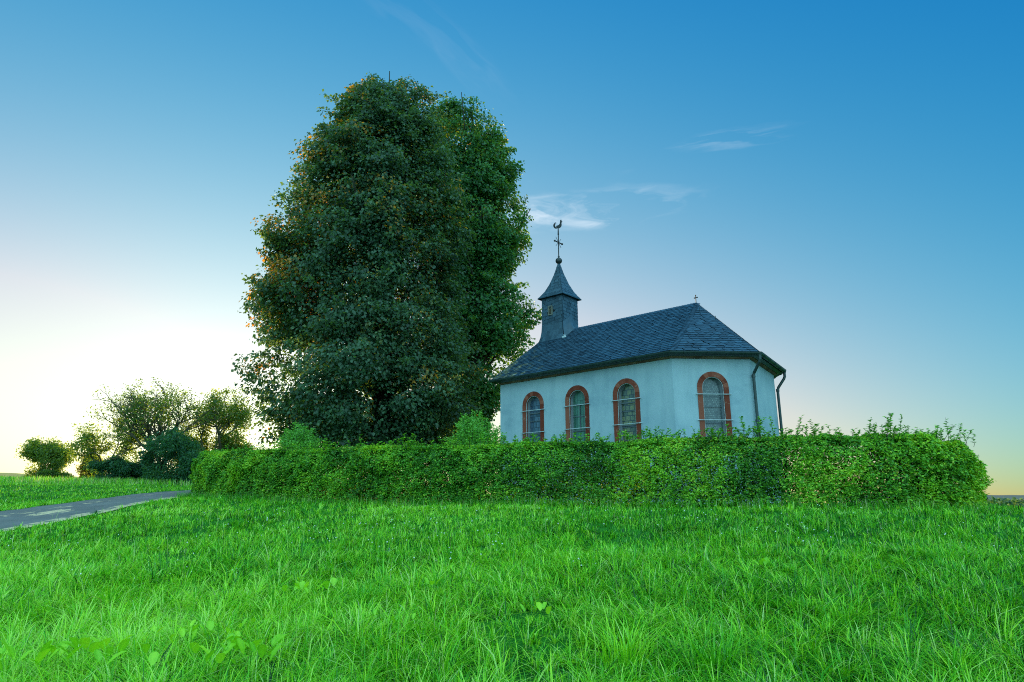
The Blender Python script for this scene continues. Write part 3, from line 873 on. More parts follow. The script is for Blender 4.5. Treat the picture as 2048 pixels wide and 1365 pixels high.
# weathercock: outline in a vertical plane, with thickness
cockx = unit(np.array([.97, -.22, 0])); ccy = np.cross(UP, cockx)
oz = EAVE + 7.42
body = [(-.10, .07), (-.03, .02), (.06, .02), (.13, .07), (.16, .15), (.155, .24), (.165, .30), (.20, .32), (.165, .34), (.155, .37), (.165, .41), (.14, .40), (.125, .42), (.11, .40), (.09, .40), (.10, .36), (.085, .31), (.075, .24), (.04, .18), (-.02, .155), (-.07, .15)]
ck = MB(); k = len(body)
fv = [tc0 + cockx * a + UP * (oz + b) + ccy * .012 for a, b in body]; bv = [tc0 + cockx * a + UP * (oz + b) - ccy * .012 for a, b in body]
ck.add(fv + bv, [list(range(k)), list(range(k, 2 * k))[::-1]] + [[i, k + i, k + (i + 1) % k, (i + 1) % k] for i in range(k)])
for rr in (.125, .085):                                        # curved tail feathers
    P_ = [tc0 + cockx * (-.075 + rr * math.cos(t)) + UP * (oz + .165 + rr * 1.15 * math.sin(t)) for t in np.linspace(-1.0, -4.6, 13)]
    ck.tube(P_, [.008 + .016 * math.sin(math.pi * i / 12) for i in range(13)], 6)
ck.build('weathercock', M['iron'], spire)

# ------------------------------------------------------------------ trees


def curve_pts(p, q, sag, n, rng, wob):
    t = np.linspace(0, 1, n)[:, None]; P = p + (q - p) * t
    P = P + np.array([0, 0, sag]) * (4 * t * (1 - t))
    P[1:-1] += rng.normal(0, wob, (n - 2, 3)); return P


def big_tree(name, label, dist, prof_px, axis_px, base_z, leaf_m, n_clump, per, leaf, seed, depth_k=.9, trunk_r=.45, tint_mu=.42):
    """a broad tree: crown of leafy sprays filling the outline rows (row, left, right) at its real distance"""
    rng = np.random.default_rng(seed)
    bx = at(axis_px, 880, dist)[0]
    t = empty(name, (bx, dist, base_z), label, 'tree')
    zs = np.array([at(axis_px, r[0], dist)[2] for r in prof_px])
    lx = np.array([at(r[1], r[0], dist)[0] for r in prof_px]); rx = np.array([at(r[2], r[0], dist)[0] for r in prof_px])
    o = np.argsort(zs); zs, lx, rx = zs[o], lx[o], rx[o]
    z0, z1 = zs[0], zs[-1]
    # sprays: more of them near the surface
    C, O, SZ = [], [], []
    boughs = []
    while len(C) < n_clump:
        if len(boughs) >= 95 and rng.random() < .80:           # sprays gathered on a bough
            bq = boughs[rng.integers(len(boughs))]; q3 = bq[0] + rng.normal(0, 1, 3) * np.array([.85, .85, .75]) * bq[1]
            l, r = np.interp(q3[2], zs, lx), np.interp(q3[2], zs, rx)
            rr_ = math.hypot((q3[0] - (l + r) / 2), (q3[1] - dist) / depth_k)
            if q3[2] < z0 or q3[2] > z1 + .2 or rr_ > (r - l) / 2 * 1.04 + .25: continue
            th = math.atan2(q3[1] - dist, q3[0] - (l + r) / 2)
            C.append(tuple(q3)); O.append((math.cos(th), math.sin(th), 0)); SZ.append(rng.uniform(.65, 1.2)); continue
        z = z0 + (z1 - z0) * rng.random(); l, r = np.interp(z, zs, lx), np.interp(z, zs, rx)
        hw = (r - l) / 2; wmax = (rx - lx).max() / 2
        if rng.random() > (hw / wmax) ** 1.2 + .12 + .5 * (z < z0 + .12 * (z1 - z0)): continue
        th = rng.random() * 2 * math.pi
        rad = 1 - abs(rng.normal(0, .26)); rad = max(rad, .15)
        k = 1 + .16 * (NZ.fbm(th * 1.6 + seed, z * .45, 3) - .5) * 2
        sz = rng.uniform(.75, 1.35)
        if len(boughs) < 95: rad = max(rad, .72)
        q = max(hw * rad * k - .35 * sz, .02)
        C.append(((l + r) / 2 + q * math.cos(th), dist + q * depth_k * math.sin(th), z)); boughs.append((np.array(C[-1]), rng.uniform(.8, 1.4))); O.append((math.cos(th), math.sin(th), 0)); SZ.append(sz)
    C, O, SZ = np.array(C), np.array(O), np.array(SZ)
    gap = NZ2.fbm(C[:, 0] * .62 + seed, C[:, 2] * .55 + C[:, 1] * .23, 2)          # airy places between the boughs
    ok = (gap > .40) | (rng.random(len(C)) < .30) | (C[:, 2] < z0 + .16 * (z1 - z0)); C, O, SZ = C[ok], O[ok], SZ[ok]; n_clump = len(C)
    n = n_clump * per
    ci = np.repeat(np.arange(n_clump), per); o_, s_ = O[ci], SZ[ci][:, None]
    side = np.stack([-o_[:, 1], o_[:, 0], np.zeros(n)], 1)
    a = rng.normal(0, .42, n); b = rng.normal(0, .46, n); c = rng.normal(0, .22, n)
    r2 = a * a + b * b
    tipd = rng.normal(0, .35, n_clump)[ci]
    P = C[ci] + (o_ * a[:, None] + side * b[:, None] + np.array([0, 0, 1.]) * (c - .42 * r2 - .28 * np.maximum(a, 0) + .25 * b * tipd)[:, None]) * s_
    ax = o_ * (.55 + .5 * a[:, None]) + side * b[:, None] * .9 + rng.normal(0, .45, (n, 3)) - np.array([0, 0, .65])
    nr = np.array([0, 0, .75]) + o_ * .55 + rng.normal(0, .42, (n, 3))
    # trim to the outline, leaving a ragged edge
    pl, pr = np.interp(P[:, 2], zs, lx), np.interp(P[:, 2], zs, rx); pth = np.arctan2((P[:, 1] - dist) / depth_k, P[:, 0] - (pl + pr) / 2)
    prd = np.hypot(P[:, 0] - (pl + pr) / 2, (P[:, 1] - dist) / depth_k) / np.maximum((pr - pl) / 2, .3)
    rag = NZ.fbm(pth * 4.2 + seed * 3, P[:, 2] * 1.15, 4)
    inside = (prd < .63 + .62 * rag) & (P[:, 2] < z1 - 2.0 + 1.8 * NZ2(P[:, 0] * 1.1 + seed, P[:, 1] * 1.1))
    P, ax, nr, ci = P[inside], ax[inside], nr[inside], ci[inside]; n = len(P)
    L = leaf * rng.uniform(.7, 1.3, n)
    tint = np.clip(tint_mu + rng.normal(0, .13, n_clump)[ci] + rng.normal(0, .16, n), 0, .86)
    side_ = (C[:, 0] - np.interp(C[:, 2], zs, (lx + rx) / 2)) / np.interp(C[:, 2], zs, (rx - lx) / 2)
    glow_gold = (rng.random(n_clump) < .05) | ((NZ.fbm(C[:, 0] * .8 + 13, C[:, 2] * .7 + seed, 2) > .44) & (side_ < -.45) & (C[:, 2] > z0 + .35 * (z1 - z0)))   # sun glow painted as gold leaves: left outer boughs and a few scattered clumps
    tint = np.where(glow_gold[ci] & (rng.random(n) < .55), rng.uniform(.88, 1, n), tint)
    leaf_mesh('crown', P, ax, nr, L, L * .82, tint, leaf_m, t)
    # free sprays reaching out of the outline
    SPp, SPa, SPn = [], [], []; tw = MB()
    for k in range(int(n_clump * .10)):
        z = z0 + (z1 - z0) * rng.uniform(.06, .90); th = rng.random() * 6.283; l, r = np.interp(z, zs, lx), np.interp(z, zs, rx); hw = (r - l) / 2 * .86
        o_ = np.array([math.cos(th), math.sin(th), 0]); p_ = np.array([(l + r) / 2, dist, z]) + o_ * np.array([hw, hw * depth_k, 0]) - o_ * .5
        q_ = p_ + o_ * rng.uniform(.7, 1.35) + np.array([0, 0, rng.uniform(-.25, .55)]); pts = curve_pts(p_, q_, .12, 5, rng, .03); tw.tube(pts, np.linspace(.018, .005, 5), 4)
        m = 70; f = rng.uniform(.15, 1.02, m); c_ = np.array([np.interp(f, np.linspace(0, 1, 5), pts[:, a]) for a in range(3)]).T
        SPp.append(c_ + rng.normal(0, .12, (m, 3)) * np.array([1, 1, .7])); SPa.append(o_ * .6 + rng.normal(0, .6, (m, 3)) - np.array([0, 0, .5])); SPn.append(np.array([0, 0, .8]) + rng.normal(0, .5, (m, 3)))
    SPp, SPa, SPn = np.concatenate(SPp), np.concatenate(SPa), np.concatenate(SPn); L = leaf * rng.uniform(.7, 1.25, len(SPp))
    twg = tag(tw.build('twig', M['bark'], t), kind='stuff')
    leaf_mesh('twig_leaf', SPp, SPa, SPn, L, L * .82, np.clip(tint_mu + .08 + rng.normal(0, .18, len(SPp)), 0, .9), leaf_m, twg)
    # trunk and limbs
    tr = MB(); top = np.array([bx, dist, z0 + (z1 - z0) * .80]); base = np.array([bx, dist, base_z - .2])
    lean = np.linspace(0, 1, 9)[:, None]; tp = base + (top - base) * lean + rng.normal(0, .10, (9, 3)) * lean
    tr.tube(tp, [trunk_r * 1.25] + [trunk_r * (1 - .09 * k) for k in range(1, 9)], 12)
    tr.build('trunk', M['bark'], t, smooth=True)
    lm = MB()
    for k in rng.choice(n_clump, 110, replace=False):
        c_ = C[k]; zb_ = base_z + 2 + (max(c_[2] - base_z - 3, 0)) * rng.uniform(.45, .75)
        f_ = np.clip((zb_ - base[2]) / (top[2] - base[2]), 0, .98); p_ = np.array([np.interp(f_, lean[:, 0], tp[:, i]) for i in range(3)])
        pts = curve_pts(p_, c_, rng.uniform(0, .9), 6, rng, .10); r0 = rng.uniform(.05, .14)
        lm.tube(pts, np.linspace(r0, .02, 6), 6)
    tag(lm.build('limb', M['bark'], t, smooth=True), kind='stuff')
    return t


prof_a = [(142, 752, 836), (160, 735, 852), (185, 712, 868), (210, 684, 878), (250, 660, 896), (300, 626, 908), (335, 592, 922), (400, 580, 930), (450, 562, 940), (485, 514, 945), (515, 530, 930), (560, 533, 930), (600, 494, 940), (650, 503, 950), (690, 520, 955), (720, 500, 960), (745, 470, 962), (775, 490, 966), (820, 508, 966), (860, 514, 960), (890, 545, 930), (905, 600, 900)]
prof_b = [(188, 850, 915), (205, 845, 955), (225, 842, 985), (248, 840, 1002), (290, 838, 1018), (330, 838, 1038), (380, 835, 1045), (445, 832, 1062), (485, 835, 1052), (530, 835, 1050), (560, 840, 1028), (600, 840, 1062), (645, 845, 1085), (680, 850, 1080), (730, 860, 1045), (790, 870, 1010), (860, 885, 985), (890, 900, 960)]
ZG = lambda x, y: float(ground_z(x, y))
_x = at(760, 880, 29)[0]
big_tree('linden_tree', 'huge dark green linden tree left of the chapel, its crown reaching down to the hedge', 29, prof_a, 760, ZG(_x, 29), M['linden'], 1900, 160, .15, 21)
_x = at(950, 880, 34)[0]
big_tree('maple_tree', 'brighter green tree behind the bell turret, merging with the dark linden crown', 34, prof_b, 950, ZG(_x, 34), M['maple'], 1000, 160, .165, 22, trunk_r=.34, tint_mu=.48)


def branchy(name, label, cat, group, px, base_py, top_py, wpx, dist, leaf_m, bark_m, seed, levels=4, spread=.75, stems=1, leaf=.14, per_tip=34, clump=.42, trunk=.14, lean=0.0, bare=0.0, tint_mu=.5, skirt=0.0):
    """field tree grown by branching, then fitted to its height and width in metres"""
    rng = np.random.default_rng(seed)
    bpos = at(px, base_py, dist); gz = ZG(bpos[0], dist); base = np.array([bpos[0], dist, gz - .1])
    H = at(px, top_py, dist)[2] - gz; Wd = (at(px + wpx / 2, (base_py + top_py) / 2, dist) - at(px - wpx / 2, (base_py + top_py) / 2, dist))[0]
    segs, tips = [], []

    def grow(p, d, ln, rad, lev):
        n = 4; pts = [p]; q = p.copy(); dd = d.copy()
        for _ in range(n):
            dd = unit(dd + rng.normal(0, .13, 3) + np.array([0, 0, .04])); q = q + dd * ln / n; pts.append(q.copy())
        segs.append((np.array(pts), rad, rad * .6, lev))
        if lev >= levels: tips.append((q, dd, 1)); return
        if lev >= levels - 1: tips.append((pts[2], dd, .6))
        nb = rng.integers(2, 4) + (1 if lev == 0 else 0)
        for k in range(nb):
            az = rng.random() * 2 * math.pi; perp = unit(np.cross(dd, [math.cos(az), math.sin(az), .3]))
            nd = unit(dd + perp * spread * rng.uniform(.6, 1.3)); st = pts[-1] if k < 2 else pts[rng.integers(2, n)]
            grow(np.array(st), nd, ln * rng.uniform(.62, .85), rad * .62, lev + 1)

    for k in range(stems):
        d0 = unit(np.array([lean + (rng.normal(0, .35) if stems > 1 else 0), rng.normal(0, .2) if stems > 1 else 0, 1.0]))
        grow(np.zeros(3) + rng.normal(0, .15, 3) * (stems > 1) * np.array([1, 1, 0]), d0, 1.6, trunk, 0)
    T = np.array([q for q, _, _ in tips]); mx_, mn_ = np.percentile(T, 98, axis=0), np.percentile(T, 2, axis=0)
    m = clump * .8
    sx = (Wd - 2 * m) / max(mx_[0] - mn_[0], .1); sz = (H - m * .8) / max(mx_[2], .1); sy = (sx + sz) / 2
    cx = (mx_[0] + mn_[0]) / 2
    sc = np.array([sx, sy, sz])
    def fit(P):
        f = np.clip(P[:, 2] / mx_[2], 0, 1)[:, None]
        return P * sc - np.array([cx * sx, 0, 0]) * f + base
    t = empty(name, tuple(base + np.array([0, 0, .1])), label, cat, group)
    tr, br = MB(), MB()
    for pts, r0, r1, lev in segs:
        (tr if lev == 0 else br).tube(fit(pts), np.linspace(r0, r1, len(pts)) * (H / 6) ** .6, 7 if lev < 2 else 5)
    tr.build('trunk', bark_m, t, smooth=True)
    br.build('branch', bark_m, t, smooth=True)
    keep = [q for q in tips if rng.random() > bare * (1.0 if fit(q[0][None])[0][0] < base[0] else .45)]
    TP = fit(np.array([q for q, _, _ in keep])); nn = len(TP); ci = np.repeat(np.arange(nn), per_tip); n = len(ci)
    P = TP[ci] + rng.normal(0, clump * .55, (n, 3)) * np.array([1, 1, .7])
    if skirt:
        k2 = int(n * skirt); th = rng.random(k2) * 2 * math.pi; rr = Wd * .5 * np.sqrt(rng.random(k2)) * .9
        P = np.concatenate([P, base + np.stack([rr * np.cos(th), rr * np.sin(th) * .6, np.abs(rng.normal(0, H * .16, k2)) + .1], 1)]); n = len(P); ci = np.concatenate([ci, np.zeros(k2, int)])
    P[:, 2] = np.maximum(P[:, 2], base[2] + .15)
    L = leaf * rng.uniform(.6, 1.35, n)
    leaf_mesh('crown', P, rng.normal(0, 1, (n, 3)) - np.array([0, 0, .4]), rng.normal(0, .8, (n, 3)) + np.array([0, 0, .5]), L, L * .62, np.clip(tint_mu + rng.normal(0, .12, nn)[ci] + rng.normal(0, .2, n), 0, 1), leaf_m, t)
    return t


FT = 'trees and shrubs along the far field edge'
branchy('field_tree', 'small round tree standing alone at the left on the field horizon', 'tree', FT, 88, 951, 878, 84, 62, M['field_leaf'], M['bark_pale'], 31, 4, .95, 3, .17, 90, .50, .11, 0, 0, .5, .10)
branchy('field_tree', 'airy tree at the left end of the tree group, beside the bare-topped tree', 'tree', FT, 212, 958, 832, 118, 50, M['field_leaf'], M['bark_pale'], 36, 4, .85, 2, .15, 60, .46, .11, -.35, .12, .42, .05)
branchy('field_tree', 'tall spreading tree with slanting bare branches, highest of the distant group', 'tree', FT, 305, 964, 772, 215, 47, M['field_leaf'], M['bark_pale'], 34, 5, .62, 4, .14, 17, .42, .16, -.15, .40, .30, .10)
branchy('field_tree', 'round-topped tree of the distant group next to the left end of the hedge', 'tree', FT, 422, 962, 780, 150, 50, M['field_leaf'], M['bark_pale'], 35, 5, .8, 1, .15, 60, .55, .17, .05, .02, .45, .04)
branchy('field_tree', 'slim dense tree filling the gap between the spreading tree and the round-topped one', 'tree', FT, 362, 964, 858, 70, 53, M['field_leaf'], M['bark_pale'], 44, 4, .8, 2, .15, 55, .50, .11, 0, 0, .42, .10)
branchy('field_shrub', 'loose golden-green shrub showing just above the left end of the hedge', 'shrub', FT, 462, 965, 862, 80, 52, M['field_leaf'], M['bark_pale'], 45, 3, .9, 4, .15, 85, .45, .06, 0, 0, .5, .3)
branchy('field_shrub', 'dark blue-green shrub mass below the spreading tree, beside the hedge end', 'shrub', FT, 340, 968, 856, 122, 43, M['ivy'], M['bark'], 137, 4, 1.0, 4, .15, 42, .34, .07, 0, .15, .52, .40)
branchy('field_shrub', 'low dark shrub under the airy left tree of the group', 'shrub', FT, 225, 962, 912, 75, 45, M['ivy'], M['bark'], 38, 3, .8, 4, .13, 110, .30, .05, 0, 0, .42, .5)
branchy('field_shrub', 'low dark shrub between the trunks in the middle of the group', 'shrub', FT, 285, 965, 922, 80, 46, M['ivy'], M['bark'], 39, 3, .8, 4, .13, 100, .30, .05, 0, 0, .35, .5)
branchy('field_shrub', 'golden backlit shrub between the lone tree and the group', 'shrub', FT, 182, 953, 908, 48, 66, M['glow_leaf'], M['bark_pale'], 40, 3, .9, 4, .15, 70, .38, .05, 0, 0, .5, .3)
branchy('field_shrub', 'low dark shrub hugging the left end of the hedge', 'shrub', FT, 388, 975, 905, 60, 42, M['ivy'], M['bark'], 41, 3, .8, 4, .13, 90, .30, .05, 0, 0, .45, .5)
branchy('field_shrub', 'flat brown-green scrub at the foot of the lone field tree', 'shrub', FT, 108, 951, 938, 50, 60, M['field_leaf'], M['bark'], 42, 2, .9, 5, .13, 100, .22, .04, 0, 0, .25, .8)


# ------------------------------------------------------------------ hedge
def smooth_path(P, n):
    P = np.array(P, float); t = np.r_[0, np.cumsum(np.linalg.norm(np.diff(P, axis=0), axis=1))]; q = np.linspace(0, t[-1], n)
    out = np.array([np.interp(q, t, P[:, k]) for k in range(P.shape[1])]).T
    for _ in range(n // 8): out[1:-1] = (out[:-2] + 2 * out[1:-1] + out[2:]) / 4
    return out


hedge_px = [(382, 986, 904, 23.4), (470, 993, 902, 20.8), (560, 998, 897, 19.3), (700, 1000, 893, 18.2), (850, 1000, 889, 17.4), (1000, 1001, 887, 16.7), (1150, 1000, 882, 16.1), (1300, 999, 877, 15.5), (1450, 998, 872, 15.0), (1600, 999, 871, 14.6), (1750, 1002, 873, 14.3), (1870, 1005, 868, 14.2), (1935, 1006, 874, 14.4), (1980, 1005, 890, 15.1)]
TH_ = 1.15                                              # hedge thickness
hp_ = np.array([np.r_[at(px, by, d)[:2], at(px, ty, d + .12)[2]] for px, by, ty, d in hedge_px])
HP = smooth_path(hp_, 160)
tg = unit(np.gradient(HP[:, :2], axis=0)); nrm_h = np.stack([-tg[:, 1], tg[:, 0]], 1)     # away from the camera
hg = ZG(HP[80, 0], HP[80, 1])
hedge = empty('hedge', (HP[80, 0], HP[80, 1], hg), 'long clipped green hedge curving across the meadow in front of the chapel', 'hedge')
rng = np.random.default_rng(8)
cum = np.r_[0, np.cumsum(np.linalg.norm(np.diff(HP[:, :2], axis=0), axis=1))]; HL = cum[-1]
n = 440000
s = rng.random(n) * (HL + 1.0) - .5; _q = rng.random(n) < .22; s = np.where(_q, rng.random(n) * HL * .48, s); d = rng.random(n); v = rng.random(n)
# bias to the outer skin: front face, top and back
sk = rng.random(n)
d = np.where(sk < .40, np.abs(rng.normal(0, .11, n)), np.where(sk < .52, 1 - np.abs(rng.normal(0, .12, n)), d))
v = np.where((sk > .52) & (sk < .68), 1 - np.abs(rng.normal(0, .06, n)), v)
sc_ = np.clip(s, 0, HL); fi = np.interp(sc_, cum, np.arange(160)); i0 = np.clip(fi.astype(int), 0, 158); fr = (fi - i0)[:, None]
base_ = HP[i0] * (1 - fr) + HP[i0 + 1] * fr; tt_ = unit(tg[i0] * (1 - fr) + tg[i0 + 1] * fr); nn_ = np.stack([-tt_[:, 1], tt_[:, 0]], 1)
gz = ground_z(base_[:, 0], base_[:, 1]); Hh = base_[:, 2] - gz - .06
Hh = Hh + .08 * (NZ.fbm(s * .8, d * 2, 3) - .5) * 2 + .10 * np.maximum(0, NZ2(s * 1.7, d * 3) - .55) + .10 * np.maximum(0, (s / HL - .45)) * (NZ.fbm(s * 2.2 + 40, d * 2, 2) - .35) * 3
end = np.maximum(0, np.maximum(-s, s - HL))[:, None]
# rounded ends in plan and rounded top edges
edge = np.minimum(np.clip((s + .5) / .9, 0, 1), np.clip((HL + .5 - s) / .9, 0, 1)); rnd = np.sqrt(np.clip(1 - (1 - edge) ** 2, 0, 1))
dd = (.5 + (d - .5) * rnd) * TH_
dd = dd - (.5 - d) * TH_ * .22 * np.maximum(0, v - .72) / .28 * -1 * (d < .5) * 1.0
vv = v * (Hh - .14 * (1 - rnd)); dd = np.where(d < .5, dd + .16 * np.clip((v - .8) / .2, 0, 1) ** 2, dd - .16 * np.clip((v - .8) / .2, 0, 1) ** 2)
bulge = .11 * (NZ.fbm(s * .9, v * 2.2 + 5, 4) - .5) * 2 + .10 * (NZ2(s * 3.1, v * 4.5) - .5) * 2 + .05 * (NZ(s * 7.3, v * 9) - .5) * 2
dd = dd + np.where(d < .5, bulge, -bulge)
en_ = np.clip((s - HL + .9) / 1.2, 0, 1) - np.clip((.9 - s) / 1.2, 0, 1); ext_ = (NZ.fbm(v * 5, d * 4 + 30, 3) - .45) * .9 + np.abs(rng.normal(0, .07, n)); P = np.zeros((n, 3)); P[:, :2] = base_[:, :2] + tt_ * (en_ * ext_)[:, None] + nn_ * dd[:, None] + tt_ * (np.where(s < 0, s, np.where(s > HL, s - HL, 0)) * 1.0)[:, None]; P[:, 2] = gz + vv + .03
thin = NZ2(s * .55 + 3, v * 1.6 + 11)                    # thin, see-through places
keep = ~((thin > .55) & (np.abs(s / HL - .80) < .055) & (np.abs(v - .55) < .22) & (rng.random(n) < .45)) & ~((v < .10) & (rng.random(n) < .45))
pit = NZ2.fbm(s * 6.5 + 7, v * 9 + 2, 2); keep &= ~((pit < .46) & (d < .15) & (v < .93) & (rng.random(n) < .85))
P, nn_k, tt_k, dk, vk, sk_ = P[keep], nn_[keep], tt_[keep], d[keep], v[keep], s[keep]; n = len(P)
outw = np.zeros((n, 3)); outw[:, :2] = np.where((dk < .5)[:, None], -nn_k, nn_k); outw[:, :2] += tt_k * (np.clip(sk_ - HL + .3, 0, 1) - np.clip(.3 - sk_, 0, 1))[:, None] * 2
t3 = np.c_[tt_k, np.zeros(n)]
axv = outw * .5 + t3 * rng.normal(0, .9, n)[:, None] + np.array([0, 0, -.15]) + rng.normal(0, .35, (n, 3)) + np.array([0, 0, .5]) * (vk > .93)[:, None]
nrv = np.array([0, 0, .75]) + outw * .65 + rng.normal(0, .42, (n, 3))
wild = np.clip((sk_ / HL - .80) / .15, 0, 1)
L = .058 * rng.uniform(.7, 1.35, n) * (1 + .15 * wild)
patch = NZ.fbm(sk_ * 1.1 + 20, vk * 2.0, 3)
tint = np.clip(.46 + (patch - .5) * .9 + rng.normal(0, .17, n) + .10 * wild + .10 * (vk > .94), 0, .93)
brown = (rng.random(n) < .03 + .10 * (NZ2(sk_ * .45 + 1, vk * 2 + 3) > .72)); tint = np.where(brown, rng.uniform(.9, 1.0, n), tint)
leaf_mesh('foliage', P, axv, nrv, L, L * .60, tint, M['hedge'], hedge)
# stems inside the hedge and free shoots above its top
st = MB()
for k in range(190):
    q = rng.random() * HL; i = int(np.interp(q, cum, np.arange(160))); b = HP[i]; g0 = ZG(b[0], b[1]); off = nrm_h[i] * TH_ * rng.uniform(.35, .65)
    p = np.array([b[0] + off[0], b[1] + off[1], g0 - .05]); h = (b[2] - g0) * rng.uniform(.6, .9)
    st.tube(curve_pts(p, p + np.array([rng.normal(0, .18), rng.normal(0, .12), h]), 0, 5, rng, .02), np.linspace(.022, .006, 5), 5)
tag(st.build('stem', M['bark'], hedge), kind='stuff')
sp_, SPP, SPA, SPN, SPT = MB(), [], [], [], []
for k in range(560):
    u_ = rng.random(); q = HL * (u_ ** .75 if k > 60 else rng.random()); i = int(np.interp(q, cum, np.arange(160))); b = HP[i]
    off = nrm_h[i] * TH_ * rng.uniform(.05, .9); hh = (rng.uniform(.04, .21) * (.6 + .8 * (q / HL)) * (1.0 if q > HL * .93 else 1)) * (1.9 if rng.random() < .12 else 1)
    p = np.array([b[0] + off[0], b[1] + off[1], b[2] - .08]); tp = p + np.array([rng.normal(.04, .10), rng.normal(0, .08), hh + .08])
    pts = curve_pts(p, tp, 0, 5, rng, .012); sp_.tube(pts, np.linspace(.006, .002, 5), 4)
    for m_i in range(int(6 + hh * 46)):
        f = rng.uniform(.3, 1); c = np.array([np.interp(f, np.linspace(0, 1, 5), pts[:, a]) for a in range(3)]); a_ = rng.random() * 6.28
        SPP.append(c); SPA.append((math.cos(a_), math.sin(a_), .45)); SPN.append((rng.normal(0, .3), rng.normal(0, .3) - .3, 1)); SPT.append(rng.normal(.45, .15))
for zz in np.linspace(.10, 1.30, 70):                    # side shoots at the wild right end
    b = HP[-1]; e = np.r_[tg[-1], 0]; p = np.array([b[0] + nrm_h[-1][0] * rng.uniform(.2, .9), b[1] + nrm_h[-1][1] * rng.uniform(.2, .9), ZG(b[0], b[1]) + zz]) + e * .15
    tp = p + e * rng.uniform(.25, .75) * (1.15 - .6 * abs(zz - .5)) + np.array([0, rng.normal(0, .12), rng.uniform(-.02, .16)])
    pts = curve_pts(p, tp, -.03, 5, rng, .012); sp_.tube(pts, np.linspace(.006, .002, 5), 4)
    for m_i in range(20):
        f = rng.uniform(.15, 1); c = np.array([np.interp(f, np.linspace(0, 1, 5), pts[:, a]) for a in range(3)]); a_ = rng.random() * 6.28
        SPP.append(c); SPA.append((math.cos(a_) + .6, math.sin(a_) * .7, .15)); SPN.append((rng.normal(0, .3), rng.normal(0, .3) - .3, 1)); SPT.append(rng.normal(.55, .15))
sh_ = tag(sp_.build('shoot', M['bark'], hedge), kind='stuff')
L = .074 * rng.uniform(.7, 1.2, len(SPP))
leaf_mesh('shoot_leaf', np.array(SPP), np.array(SPA), np.array(SPN), L, L * .6, np.array(SPT), M['hedge'], sh_)


def shrub(label, px, top_py, wpx, dist, seed, tint_mu=.5):
    rng = np.random.default_rng(seed); c = at(px, top_py, dist); g0 = ZG(c[0], dist); H = c[2] - g0
    Wd = (at(px + wpx / 2, top_py, dist) - at(px - wpx / 2, top_py, dist))[0]
    t = empty('shrub', (c[0], dist, g0), label, 'shrub', 'shrubs between hedge and tree')
    st = MB(); P, AX, TI = [], [], []
    for k in range(150):
        th = rng.random() * 6.28; sp = rng.random() ** .6; lean = sp * Wd * .46
        hh = H * (1 - .42 * sp ** 2) * rng.uniform(.72, 1.02)
        p = np.array([c[0] + rng.normal(0, .12), dist + rng.normal(0, .12), g0]); q = np.array([c[0] + math.cos(th) * lean, dist + math.sin(th) * lean, g0 + hh])
        pts = curve_pts(p, q, .18, 7, rng, .02); st.tube(pts, np.linspace(.014, .003, 7), 4)
        m = 120; f = np.clip(rng.normal(.75, .22, m), .15, 1.0); tk = np.array([np.interp(f, np.linspace(0, 1, 7), pts[:, a]) for a in range(3)]).T
        P.append(tk + rng.normal(0, .045, (m, 3))); az = rng.random(m) * 6.28
        AX.append(np.stack([np.cos(az), np.sin(az), rng.uniform(.2, 1.0, m)], 1)); TI.append(np.clip(rng.normal(tint_mu, .1) + rng.normal(0, .14, m), 0, 1))
    tag(st.build('stem', M['bark'], t), kind='stuff')
    P, AX, TI = np.concatenate(P), np.concatenate(AX), np.concatenate(TI); n = len(P); L = .075 * rng.uniform(.7, 1.3, n)
    leaf_mesh('foliage', P, AX, rng.normal(0, .5, (n, 3)) + np.array([0, -.3, .8]), L, L * .42, TI, M['bush'], t)


shrub('small light green shrub poking above the left part of the hedge below the linden', 604, 842, 112, 21.0, 51, .55)
shrub('larger light green shrub behind the hedge at the left corner of the chapel', 952, 820, 142, 19.3, 52, .62)

# ------------------------------------------------------------------ far right: bushes and wooded ridge
rng = np.random.default_rng(61)
far = MB()
xs = np.linspace(1700, 2900, 90); v0, f0 = [], []
rows = []
for k, px in enumerate(xs):
    rows.append([at(px, 1024, 900), at(px, 992 + 3 * NZ(k * .3, 2), 1000), at(px, 989 + 2.5 * NZ.fbm(k * .5, 7, 3), 1150), at(px, 1010, 1500)])
for k in range(len(rows) - 1):
    for j in range(3): far.add([rows[k][j], rows[k + 1][j], rows[k + 1][j + 1], rows[k][j + 1]], [(0, 1, 2, 3)])
tag(far.build('hill', M['hill'], smooth=True), 'far hazy wooded hill on the right horizon', 'hill', kind='structure')
m = 16000; px = rng.uniform(1780, 2700, m); dd = rng.uniform(52, 66, m)
cl = NZ.fbm(px * .035, dd * .1, 3)
top = 1000 - 7 * (cl - .35); py = rng.uniform(0, 1, m) ** .8 * (1040 - top) + top
P = np.array([at(a, b, c) for a, b, c in zip(px, py, dd)])
g_ = ground_z(P[:, 0], P[:, 1]); ok = P[:, 2] > g_ - .2; P = P[ok]; m = len(P); L = .34 * rng.uniform(.6, 1.3, m)
fw = leaf_mesh('far_thicket', P, rng.normal(0, 1, (m, 3)), rng.normal(0, .6, (m, 3)) + np.array([0, 0, .6]), L, L * .7, np.clip(rng.normal(.35, .2, m), 0, .85), M['linden'], None)
tag(fw, 'dark thicket at the far right edge beyond the meadow', 'thicket', kind='stuff')

# ------------------------------------------------------------------ grass


